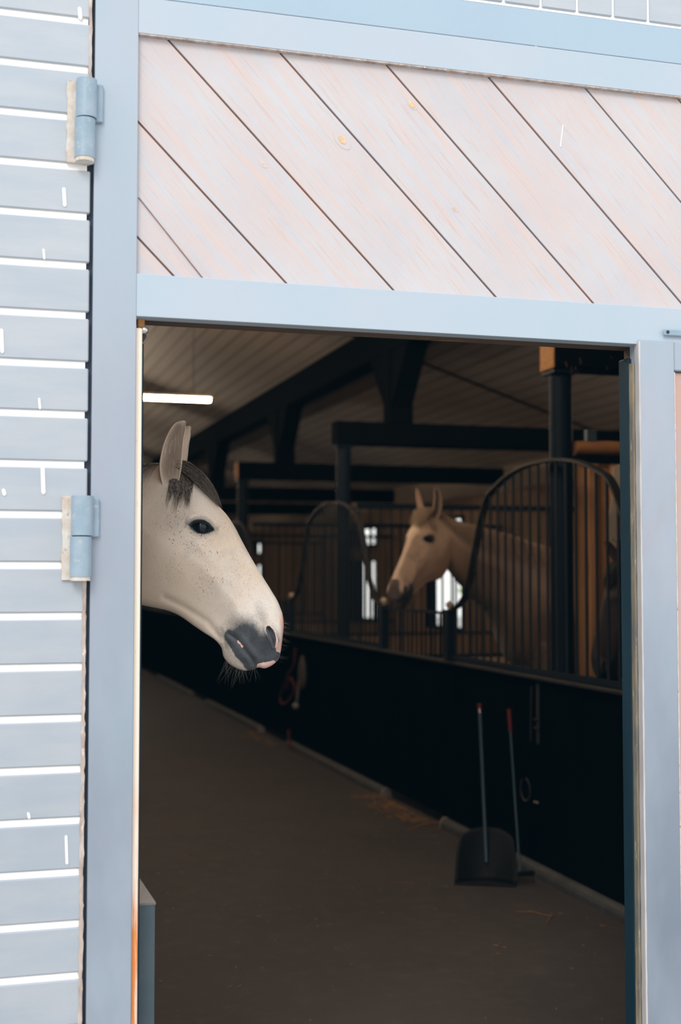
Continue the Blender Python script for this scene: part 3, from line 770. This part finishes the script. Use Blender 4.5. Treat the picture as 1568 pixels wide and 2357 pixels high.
NECK = [
 (362,1070,226,1300,.046,.076,.066),
 (325,1077,205,1310,.046,.078,.070),
 (270,1092,160,1355,.048,.084,.078),
 (200,1115,90,1425,.052,.094,.090),
 (100,1150,20,1510,.058,.110,.110),
 (-20,1190,-60,1600,.066,.130,.150),
 (-170,1240,-110,1720,.080,.165,.20),
 (-330,1290,-170,1850,.10,.22,.24),
 (-500,1325,-340,1945,.15,.28,.25),
 (-700,1345,-690,1950,.19,.31,.26),
 (-950,1335,-980,1905,.21,.31,.25),
 (-1150,1320,-1170,1830,.20,.29,.22),
 (-1340,1370,-1350,1750,.15,.24,.16),
 (-1440,1480,-1430,1660,.05,.10,.06),
 (-1460,1560,-1460,1600,.01,.015,.01),
]
def gau(x, y, cx, cy, sx, sy, th=0):
    c, s = math.cos(R(th)), math.sin(R(th)); dx, dy = x-cx, y-cy; u = (dx*c+dy*s)/sx; v = (-dx*s+dy*c)/sy
    q = u*u+v*v
    return math.exp(-q) if q < 16 else 0
def segd(x, y, P):
    best = 1e9; bt = 0; n = len(P)-1
    for i in range(n):
        ax, ay = P[i]; bx_, by = P[i+1]; dx, dy = bx_-ax, by-ay; t = ((x-ax)*dx+(y-ay)*dy)/(dx*dx+dy*dy); t = max(0, min(1, t))
        d = math.hypot(x-ax-t*dx, y-ay-t*dy)
        if d < best: best = d; bt = (i+t)/n
    return best, bt
def sms(a, b, x):
    t = max(0, min(1, (x-a)/(b-a))); return t*t*(3-2*t)
MOUTH = [(530,1458),(548,1470),(561,1485),(575,1503),(586,1516),(591,1530),(590,1537)]
def almond(x, y):
    c, s = math.cos(R(11.7)), math.sin(R(11.7)); dx, dy = x-470, y-1216; u = dx*c+dy*s; v = -dx*s+dy*c
    hh = (14.5 if v < 0 else 13.0)*max(0, 1-(abs(u)/28)**2.1)
    return (hh-abs(v)) if abs(u) < 28 else -max(abs(u)-28, abs(v))-1, u, v
NOST = [(621,1444),(628,1456),(633,1470),(634,1484)]
def nostd(x, y):
    d, t = segd(x, y, NOST); return d-(1.2+5.2*math.sin(math.pi*min(1,t*.8+.2)))
def sculpt(x, y, carve=True):
    L = 0
    if y > 1000 and x > 200:
        L += .013*gau(x,y,466,1208,46,34,12) + .008*gau(x,y,462,1194,34,9,8) - .006*gau(x,y,520,1232,26,18,55)
        L -= .008*gau(x,y,424,1158,20,15,40)
        d, t = segd(x, y, [(470,1262),(505,1300),(548,1350)]); L += .006*math.exp(-(d/11)**2)*(1-.5*t)
        L -= .004*gau(x,y,470,1330,50,22,50)
        L += .012*gau(x,y,350,1290,85,75)
        d, t = segd(x, y, [(385,1375),(430,1398),(480,1430),(505,1462)]); L -= .004*math.exp(-(d/8)**2)
        L += .010*gau(x,y,626,1452,26,36,15) - .005*gau(x,y,600,1420,16,22,20)
        if x > 500 and y > 1400:
            d, t = segd(x, y, MOUTH); L += .0035*math.exp(-((d-11)/8)**2)
            d2, t2 = segd(x, y, [(512,1448),(519,1470),(522,1490)]); L -= .0025*math.exp(-(d2/5)**2)
            if carve:
                L -= .011*math.exp(-(d/2.4)**2)*min(1, .4+2*t)
                nd = nostd(x, y); L -= .022*(1-sms(-3.5, 1.2, nd)); L += .004*math.exp(-((nd-4)/3)**2)
        if carve and abs(x-470) < 60 and abs(y-1212) < 50:
            a, u, v = almond(x, y)
            L -= .026*sms(-.5, 3.0, a)
            L += .0045*math.exp(-((a+3)/2.8)**2)*(1.2 if v < 0 else .6)
            if v < 0: L -= .0022*math.exp(-((a+11)/2.5)**2); 
    return L
def build_horse(name, eye, rotz, scale, label, eye_z=None, head_yaw=0, head_pitch=0, coat='grey', fine=True, mane_side=-1, hair=1.0):
    nh, nn_ = (14, 6) if fine else (5, 4)
    # densify muzzle more than the rest
    Hs = []
    for i in range(len(HEAD)): Hs.append(HEAD[i])
    allst = cr(HEAD+NECK[:1], nh)[:-1]; ih = len(allst); rest = cr(HEAD[-1:]+NECK, nn_)[nn_:]
    st = allst + rest; NR = 200 if fine else 72
    nst = len(st)
    # frames for head yaw bend and head pitch
    def wgt(k): # 1 head .. 0 at withers
        Tx = st[k][0]
        return 1-sms(395, -180, Tx) if False else sms(-220, 380, Tx)
    piv = Vector((300, 1190))
    cen = []; ps = []
    for k, s_ in enumerate(st):
        wp = sms(80, 395, s_[0]); a = -head_pitch*wp; c, sn = math.cos(a), math.sin(a)   # image coords y down
        def rot(x, y, c=c, sn=sn): dx, dy = x-piv.x, y-piv.y; return (piv.x+dx*c-dy*sn, piv.y+dx*sn+dy*c)
        ps.append(rot); mx, my = rot((s_[0]+s_[2])/2, (s_[1]+s_[3])/2); cen.append(mx/S0)
    # walk from the trunk to the muzzle
    P = [None]*nst; P[-1] = (cen[-1], 0.0)
    for k in range(nst-2, -1, -1):
        psi = head_yaw*wgt(k); dx = cen[k]-cen[k+1]; P[k] = (P[k+1][0]+dx*math.cos(psi), P[k+1][1]+dx*math.sin(psi))
    dz = (eye_z/scale-1.746) if eye_z else 0; DZ = [dz*wgt(k) for k in range(nst)]
    def mapk(k, px, py, lat):
        x, y = ps[k](px, py); psi = head_yaw*wgt(k); dx = x/S0-cen[k]
        X = P[k][0]+dx*math.cos(psi)-lat*math.sin(psi); Y = P[k][1]+dx*math.sin(psi)+lat*math.cos(psi)
        return (X-462/S0, Y, 1.746+(1212-y)/S0+DZ[k])
    ke = min(range(nst), key=lambda k: abs((st[k][0]*.7+st[k][2]*.3)-462)); em = mapk(ke, 462, 1212, 0)
    loc = (eye[0]-scale*(em[0]*math.cos(rotz)-em[1]*math.sin(rotz)), eye[1]-scale*(em[0]*math.sin(rotz)+em[1]*math.cos(rotz)), 0)
    root = thing(name, loc, label, 'horse'); root.rotation_euler = (0,0,rotz); root.scale = (scale,)*3
    print(name, 'eye z', em[2]*scale, loc)
    V = []; F = []; meta = []; kd = KDTree(nst*(NR//2+1)); lats = []; cnt = 0
    for k, s_ in enumerate(st):
        Tx,Ty,Bx,By,w2,w5,w8 = s_
        for j in range(NR):
            t = 2*math.pi*j/NR; u = (1-math.cos(t))/2
            px = Tx+(Bx-Tx)*u; py = Ty+(By-Ty)*u
            # quadratic through (.2,.5,.8)
            if u <= .5: q = (u-.2)/.3; q = max(-.4, q); W = w2+(w5-w2)*(q if q < 0 else sms(0,1,q)*.5+q*.5)
            else: q = (u-.5)/.3; q = min(q, 1.4); W = w5+(w8-w5)*(sms(0,1,min(q,1))*.5+q*.5)
            sn = math.sin(t); lat = abs(sn)**.72*W
            wg = min(1, abs(sn)*2.2)
            base = lat+sculpt(px, py, False)*wg if k < ih+20 else lat
            full = lat+sculpt(px, py)*wg if k < ih+20 else lat
            full = max(full, 0 if wg < .3 else .004); sg = 1 if sn >= 0 else -1
            V.append(mapk(k, px, py, sg*full)); meta.append((px, py, k))
            if sn >= 0:
                kd.insert((px, py, 0), cnt); lats.append((k, base)); cnt += 1
    kd.balance()
    for k in range(nst-1):
        for j in range(NR): F.append((k*NR+j, k*NR+(j+1)%NR, (k+1)*NR+(j+1)%NR, (k+1)*NR+j))
    F.append(tuple(range(NR))[::-1]); F.append(tuple((nst-1)*NR+j for j in range(NR)))
    at = {'dark': [], 'pink': [], 'ear': [], 'fleck': [], 'tan': [], 'trunk': []}
    rn = random.Random(1)
    def nz(x, y, s): return math.sin(x*s+1.3*math.sin(y*s*.8))*math.cos(y*s*1.1+math.sin(x*s*.6))
    for (x, y, k) in meta:
        dk = 0; pk = 0
        if k < ih+6:
            wob = 5*nz(x,y,.09)+3*nz(x,y,.31)
            e = math.hypot(((x-588)*.78+(y-1478)*.62)/72, (-(x-588)*.62+(y-1478)*.78)/52)
            up = sms(1470,1400,y)
            up = sms(1500,1410,y); dk = 1.28*(1-sms(.80-.50*up, 1.12+.22*up, e+wob*.006)); dk *= 1-.62*gau(x,y,612,1432,20,34,12)
            d1, t1 = segd(x, y, [(532,1462),(556,1500),(580,1530)]); dk = max(dk, 1.25*(1-sms(10, 19, d1+wob*.3)))
            dk = max(0, dk); lowlip, tl = segd(x, y, [(522,1490),(530,1512),(552,1530)]); dk *= 1-.72*(1-sms(5, 14, lowlip+wob*.4)); dk = max(dk, .42*(1-sms(8, 20, lowlip+wob*.4)))
            dk = max(dk, .35*gau(x,y,515,1458,16,12,60))
            dk = max(dk, .42*gau(x,y,606,1420,26,12,70))
            p1, _ = segd(x, y, [(650,1418),(654,1445),(652,1470),(647,1495)]); p2, _ = segd(x, y, [(623,1440),(633,1456),(640,1476),(642,1494)]); p3, _ = segd(x, y, [(600,1532),(616,1530),(630,1524)])
            pk = max(1-sms(4.5, 6.5, p1+wob*.2), 1-sms(3.0, 5.0, p2+wob*.1), 1-sms(6, 9, p3+wob*.3))
            p4, _ = segd(x, y, [(551,1474),(561,1486)]); pk = max(pk, .8*(1-sms(1.5,3.5,p4)))
            nd = nostd(x, y)
            if nd < 1.0: dk = 1.3; pk = 0
            if abs(x-470) < 60 and abs(y-1212) < 50:
                a, u, v = almond(x, y); dk = max(dk, 1.15*sms(-6.5, -.5, a)); dk = max(dk, .5*sms(-16,-4,a)*(1 if v < 0 else .5)); dk = max(dk, .5*gau(x,y,496,1221,10,8))
            md, mt_ = segd(x, y, MOUTH)
            dk = max(dk, 1.1*(1-sms(1.5,3.2,md))) if x > 528 and y > 1450 and pk < .5 else dk
        at['dark'].append(dk); at['pink'].append(pk); at['ear'].append(0)
        fl = gau(x,y,480,1285,75,70)+.8*gau(x,y,400,1210,60,50)+.45*gau(x,y,570,1300,60,50)+.28
        if k > ih: fl = .35
        at['tan'].append(.9*sms(540, 330, x+.35*(1230-y)))
        at['trunk'].append(sms(330, 60, x))
        if False: at['dark'][-1] = max(at['dark'][-1], .16*gau(x,y,492,1308,14,46,-28)+.12*gau(x,y,450,1350,22,16)) if False else at['dark'][-1]
        at['fleck'].append(min(1, fl))
    # ears, in the same mesh
    kp = min(range(nst), key=lambda k: abs(st[k][0]-405))
    for sg in (-1, 1):
        ax = cr([(394,1135,.022),(397,1088,.056),(403,1045,.070),(410,1014,.074),(420,989,.072),(431,975,.068)], 6)
        wd = cr([(.018,),(.034,),(.0335,),(.0275,),(.020,),(.004,)], 6)
        b = len(V); n = 14; ne = 2*n
        for q, ((x, y, l), (w,)) in enumerate(zip(ax, wd)):
            v = q/(len(ax)-1)
            i0, i1 = max(q-1,0), min(q+1,len(ax)-1); tx, ty = ax[i1][0]-ax[i0][0], ax[i1][1]-ax[i0][1]; L = math.hypot(tx,ty); tx /= L; ty /= L
            wx, wy = -ty, tx          # across direction in side view
            oa = R(62)                # opening direction: lateral outward with a forward share
            for j in range(ne):
                if j < n: ph = -math.pi/2+math.pi*j/(n-1); cu = -math.cos(ph)*w*.85; ac = math.sin(ph)*w; inner = 0
                else: ph = math.pi/2-math.pi*(j-n)/(n-1); cu = -math.cos(ph)*w*.55*sms(0,.25,v); ac = math.sin(ph)*w*.90; inner = math.cos(ph)*sms(.0,.2,v)*(1-sms(.8,1,v))
                fwd = cu*math.cos(oa)+ac*math.sin(oa); lt_ = cu*math.sin(oa)-ac*math.cos(oa)*.6
                V.append(mapk(kp, x+wx*fwd*S0, y+wy*fwd*S0, sg*(l+lt_)))
                at['dark'].append(.12*sms(.55,1,v) if not inner else 0); at['pink'].append(0); at['ear'].append(inner); at['fleck'].append(.1); at['tan'].append(.9); at['trunk'].append(0); meta.append((x,y,kp))
        for q in range(len(ax)-1):
            for j in range(ne): F.append((b+q*ne+j, b+q*ne+(j+1)%ne, b+(q+1)*ne+(j+1)%ne, b+(q+1)*ne+j))
        F.append(tuple(b+(len(ax)-1)*ne+j for j in range(ne)))
    # legs, same mesh
    def leg(pts, rs_):
        b = len(V); n = 16; pr = cr([(*p, r) for p, r in zip(pts, rs_)], 4)
        for (x, y, z, r) in pr:
            for j in range(n):
                a = 2*math.pi*j/n; V.append((x+r*1.15*math.cos(a), y+r*math.sin(a), z)); at['dark'].append(.6*sms(.6,.1,z)+ (.5 if z < .06 else 0)); at['pink'].append(0); at['ear'].append(0); at['fleck'].append(.3); at['tan'].append(.5); at['trunk'].append(1); meta.append((0,0,nst-1))
        for q in range(len(pr)-1):
            for j in range(n): F.append((b+q*n+j, b+q*n+(j+1)%n, b+(q+1)*n+(j+1)%n, b+(q+1)*n+j))
        F.append(tuple(b+j for j in range(n))); F.append(tuple(b+(len(pr)-1)*n+j for j in range(n)))
    g0 = 0.0
    for sg in (-1, 1):
        leg([(-1.02,sg*.15,1.05),(-1.0,sg*.16,.85),(-.98,sg*.155,.65),(-.97,sg*.15,.47),(-.975,sg*.15,.3),(-.97,sg*.15,.15),(-.93,sg*.15,.07),(-.91,sg*.15,.0)], [.12,.09,.062,.052,.034,.040,.042,.058])
        leg([(-2.1,sg*.15,1.2),(-2.05,sg*.17,.95),(-2.15,sg*.165,.72),(-2.27,sg*.16,.52),(-2.25,sg*.16,.32),(-2.22,sg*.16,.16),(-2.17,sg*.16,.07),(-2.14,sg*.16,.0)], [.20,.15,.09,.058,.040,.043,.044,.058])
    me = bpy.data.meshes.new('body'); me.from_pydata(V, [], F); me.validate()
    import bmesh
    bm = bmesh.new(); bm.from_mesh(me); bmesh.ops.recalc_face_normals(bm, faces=bm.faces); bm.to_mesh(me); bm.free()
    me.polygons.foreach_set('use_smooth', [True]*len(me.polygons))
    for nm in at:
        a = me.attributes.new(nm, 'FLOAT', 'POINT'); a.data.foreach_set('value', at[nm])
    body = bpy.data.objects.new('body', me); COL.objects.link(body); body.parent = root; me.materials.append(COAT[coat])
    # eyes
    def near(x, y): co, i, d = kd.find((x, y, 0)); return lats[i]
    for sg in (-1, 1):
        k, l = near(468, 1214); r = .0235
        c = Vector(mapk(k, 468.5, 1215, sg*(l-.0165)))
        m = MB().ball((0,0,0), r, 18); e = m.build('eye', M_eye); e.parent = root; e.location = c
    # hair
    def HP(x, y, lat): k, l = near(x, y); return mapk(k, x, y, lat)
    def skin(x, y): return near(x, y)[1]
    rg = random.Random(21); sp = []
    nf = int(1200*hair)
    for q in range(nf):
        clump = rg.random(); sg = mane_side
        if clump < .5:      # falls over the near side of the forehead
            lk = int(clump*2*27); lr = random.Random(lk*13+5); a = (lk+.5)/27+lr.uniform(-.03,.03)
            x0, y0 = 406+24*a+rg.gauss(0,4), 1069+14*rg.random(); tipx = 386+66*a+lr.gauss(0,4); ln_ = lr.uniform(.55,1.0)*(1-.35*abs(a-.55)); ln_ *= rg.uniform(.6,1.05)
            x1 = x0+(tipx+rg.gauss(0,3.0)-x0)*min(1,ln_*1.2); y1 = y0+118*ln_
            pts = []
            for i in range(9):
                t = i/8; x = x0+(x1-x0)*t+9*math.sin(math.pi*t)*(a-.2); y = y0+(y1-y0)*t-3*math.sin(math.pi*t); l = skin(x, y)
                l = min(l, l*sms(0,.45,t)+.02) if t < .45 else l
                pts.append(HP(x, y, sg*(max(.01, l)+.003+.003*rg.random()*math.sin(math.pi*t))))
            sp.append(pts)
        else:               # follows the outline of the forehead
            end = rg.uniform(.5, 1.0); off = rg.random()**1.3; la = rg.gauss(0,.020); pts = []
            OUT = [(412,1064),(424,1062),(440,1066),(466,1086),(486,1112),(501,1138),(511,1168)]; SKN = [(408,1078),(420,1086),(440,1103),(460,1122),(479,1142),(496,1160),(505,1172)]
            for i in range(10):
                t = i/9*end*5.999; q = int(t); ff = t-q; o2 = off*(1-.35*(i/9)**3*rg.random())
                x = (OUT[q][0]*(1-ff)+OUT[q+1][0]*ff)*(1-o2)+(SKN[q][0]*(1-ff)+SKN[q+1][0]*ff)*o2; y = (OUT[q][1]*(1-ff)+OUT[q+1][1]*ff)*(1-o2)+(SKN[q][1]*(1-ff)+SKN[q+1][1]*ff)*o2
                k, l = near(x, y); lm = abs(la)+.018*off*sms(0,4,t); pts.append(mapk(k, x, y, math.copysign(lm, la if off < .5 else sg)))
            sp.append(pts)
    fo = hair_curve('forelock', sp, .0007 if fine else .0014, HAIR[coat][0], root)
    sp = []
    for q in range(int(1100*hair)):
        a = rg.random()**.9; x0 = 385-760*a; i = min(range(nst), key=lambda k: abs(st[k][0]-x0)); T = st[i]
        ln = rg.uniform(45, 120)*(.6+.6*min(1, a*3)); pts = []; sw = -rg.uniform(5,45) - (22 if a < .15 else 0); sg = mane_side if rg.random() < .85 else -mane_side
        for z in range(8):
            t = z/7; u = t*ln/max(60, math.hypot(T[2]-T[0], T[3]-T[1])); x = T[0]+(T[2]-T[0])*u*.5+sw*t; y = T[1]-7*math.sin(math.pi*min(1,t*1.6)) + ln*t*t*.95
            k, l = near(x, max(y, T[1]+1)); pts.append(mapk(k, x, y, sg*(l*sms(0,.35,t)+.004+.006*math.sin(math.pi*t))))
        sp.append(pts)
    hair_curve('mane', sp, .0008 if fine else .0016, HAIR[coat][1], root)
    sp = []
    if fine:
        for q in range(55):   # chin whiskers
            t = rg.random(); x = 520+68*t; y = 1520+22*math.sin(math.pi*min(1,t*1.2)*.8) if t < .8 else 1538; ln = rg.uniform(14, 62)*(1.1-.5*t); a = R(rg.uniform(75,125)-25*(t-.4))
            la = rg.uniform(-.02,.02); pts = [mapk(near(x,1500)[0], x+ln*i/5*math.cos(a)-.0, y-3+ln*i/5*math.sin(a)+(-3*(i/5)**2), la*(1+i/4)) for i in range(6)]; sp.append(pts)
        for q in range(34):   # nose whiskers
            t = rg.random(); y = 1420+100*t; x = 652-9*max(0,(t-.55))*2; ln = rg.uniform(7,26); a = R(rg.uniform(-5,40)); la = rg.uniform(-.025,.025)
            pts = [mapk(near(x-6,y)[0], x-2+ln*i/4*math.cos(a), y+ln*i/4*math.sin(a), la*(1+i/4)) for i in range(5)]; sp.append(pts)
        for q in range(9):
            x, y = 440+rg.uniform(0,60), rg.uniform(1225,1240); l = skin(x,y); pts = [mapk(near(x,y)[0], x+i*3, y+i*2, mane_side*(l+i*.004)) for i in range(4)]; sp.append(pts)
        hair_curve('whiskers', sp, .00016, M_whisk, root)
        sp = []
        for q in range(70):   # eyelashes
            t = q/69; u = -20+40*t; x = 470+u*math.cos(R(11.7)); y = 1216+u*math.sin(R(11.7))-14*(1-(u/28)**2); l = skin(x,y)
            sp.append([mapk(near(x,y)[0], x+i*1.6, y+i*1.8, mane_side*(l+.004+i*.0045)) for i in range(4)])
        hair_curve('eyelashes', sp, .0004, M_lash, root)
    return root
def mk_coat(name, base, warm, fleckc, darkc, pinkc, earc):
    m = NT(name); v = m.coord((1,1,1))
    c = m.mix(m.noise(v, 5, 4, .6, .35, .65), base, warm)
    vh = m.coord((1,1,.35), (0,R(-30),0))
    c = m.mix(m.math('MULTIPLY', m.noise(vh, 260, 3, .6, .45, .7), .22), c, tuple(x*.55 for x in base))
    # flea bitten flecks
    vv = m.coord((1,1,.55), (0,R(-25),0))
    fk = m.math('ADD', m.noise(vv, 260, 0, .5, .70, .76), m.math('MULTIPLY', m.noise(vv, 420, 0, .5, .68, .75), .7), True)
    clus = m.noise(v, 16, 3, .6, .40, .60)
    fk = m.math('MULTIPLY', m.math('MULTIPLY', fk, m.math('POWER', m.attr('fleck'), 1.15)), clus)
    c = m.mix(m.attr('tan'), c, warm)
    c = m.mix(m.math('MULTIPLY', fk, .85), c, fleckc)
    gw = m.math('MULTIPLY', m.noise(v, 11, 5, .7, .5, .72), m.math('MULTIPLY', m.attr('fleck'), .42 if name[0] == 'g' else .9)); c = m.mix(gw, c, tuple(x*.5 for x in base))
    c = m.mix(m.math('MULTIPLY', m.attr('trunk'), .85), c, tuple(x*(.22 if name[0] == 'd' else .7) for x in warm))  # trunk darkened: stall shade put into the coat, with a greyer neck
    # noise-broken edges for the dark muzzle
    n2 = m.noise(v, 220, 5, .7, .3, .7)
    dk = m.math('ADD', m.attr('dark'), m.math('MULTIPLY', m.math('SUBTRACT', n2, .5), .35), True)
    dk = m.math('MULTIPLY', dk, m.math('GREATER_THAN', m.attr('dark'), .04))
    c = m.mix(dk, c, m.mix(m.noise(v, 30, 5, .7, .35, .7), darkc, tuple(min(1,x*2.0) for x in darkc)))
    pk = m.math('GREATER_THAN', m.math('ADD', m.attr('pink'), m.math('MULTIPLY', m.math('SUBTRACT', n2, .5), .5)), .5)
    c = m.mix(pk, c, pinkc)
    c = m.mix(m.math('MULTIPLY', m.math('MULTIPLY', m.attr('ear'), .9), m.noise(m.coord((1,1,.08)), 90, 3, .6, .0, .5)), c, earc)
    m.bump(m.noise(vh, 320, 4, .7, .2, .8), .25, .0015)
    m.b.inputs['Sheen Weight'].default_value = .15
    return m.done(c, .62)
COAT = {'grey': mk_coat('grey horse coat', (.74,.67,.61), (.68,.55,.43), (.26,.16,.11), (.040,.046,.054), (.80,.52,.45), (.17,.115,.08)),
        'warm': mk_coat('dusty grey horse coat', (.74,.55,.40), (.66,.46,.32), (.13,.09,.075), (.022,.024,.028), (.14,.10,.09), (.03,.03,.03)),
        'dark': mk_coat('dark bay horse coat', (.028,.014,.010), (.045,.018,.012), (.01,.01,.01), (.008,.008,.009), (.01,.01,.01), (.01,.01,.01))}
def flat(name, c, rough=.6): m = NT(name); return m.done(c, rough)
M_whisk = flat('pale whiskers', (.22,.19,.16)); M_lash = flat('dark lashes', (.03,.03,.03))
def mk_hair(name, a, b):
    m = NT(name); v = m.coord((1,1,.08), (0, R(12), 0)); c = m.mix(m.noise(v, 330, 3, .6, .42, .62), a, b); return m.done(c, .5)
HAIR = {'grey': (mk_hair('dark grey forelock', (.045,.042,.040), (.30,.23,.17)), mk_hair('dark grey mane', (.05,.045,.042), (.26,.20,.15))),
        'warm': (mk_hair('sandy forelock', (.48,.36,.24), (.40,.28,.18)), mk_hair('sandy mane', (.46,.33,.22), (.30,.20,.13))),
        'dark': (flat('black forelock', (.008,.008,.008)), flat('black mane', (.008,.008,.008)))}
def mk_eye():
    m = NT('dark glossy eye'); m.b.inputs['IOR'].default_value = 1.42
    return m.done((.006,.008,.012), .08)
M_eye = mk_eye()
e = pl(462, 1212, 1, .50)
# horse 1: profile parallel with the picture, coming out of the left stall
dpt = f/S0; c0 = Vector((0,-D,EYE)); e1 = pl(462,1212,1,1.0); rv = (e1-c0); fw = Vector((math.sin(YAW)*math.cos(PITCH), math.cos(YAW)*math.cos(PITCH), math.sin(PITCH)))
e1 = c0+rv*(dpt/rv.dot(fw))
build_horse('horse', (e1.x, e1.y), -YAW, 1.0, 'pale grey horse in profile with dark muzzle and dark forelock behind the door post', fine=True, mane_side=-1)
print('EYE1', e1)
e2 = pl(966, 1247, 1, 4.62)
build_horse('horse', (e2.x, e2.y), R(180), 1.10, 'dusty pale horse looking out over the far half door between two grilles', e2.z, head_yaw=R(37), head_pitch=R(5), coat='warm', fine=False, mane_side=1)
e3 = pl(1424, 1352, 1, 2.56)
build_horse('horse', (e3.x, e3.y), R(180), .93, 'dark bay horse half hidden behind the nearest grille at the right door edge', e3.z, head_yaw=0, head_pitch=R(-16), coat='dark', fine=False, mane_side=1)

# ------------------------------------------------------------------ light
w = bpy.data.worlds.new('sky'); SC.world = w; w.use_nodes = True; nt = w.node_tree; bg = nt.nodes['Background']
tc = nt.nodes.new('ShaderNodeTexCoord'); sx = nt.nodes.new('ShaderNodeSeparateXYZ'); nt.links.new(tc.outputs['Generated'], sx.inputs[0])
rp_ = nt.nodes.new('ShaderNodeValToRGB'); nt.links.new(sx.outputs['Z'], rp_.inputs[0])
rp_.color_ramp.elements[0].position = 0; rp_.color_ramp.elements[0].color = (1,.99,.98,1)
rp_.color_ramp.elements[1].position = .8; rp_.color_ramp.elements[1].color = (.90,.95,1.0,1)
nt.links.new(rp_.outputs[0], bg.inputs[0]); bg.inputs[1].default_value = 1.35
sd = bpy.data.lights.new('sun', 'SUN'); sd.energy = 1.5; sd.angle = R(24); sd.color = (1,.95,.88)
so = bpy.data.objects.new('sun', sd); COL.objects.link(so)
so.rotation_euler = (R(52), 0, R(-28))

cv = SC.view_settings; cv.use_curve_mapping = True; cm = cv.curve_mapping
for i, v in enumerate((.0008, .0030, .0046)):
    cm.curves[i].points[0].location = (0, v)
cm.update()
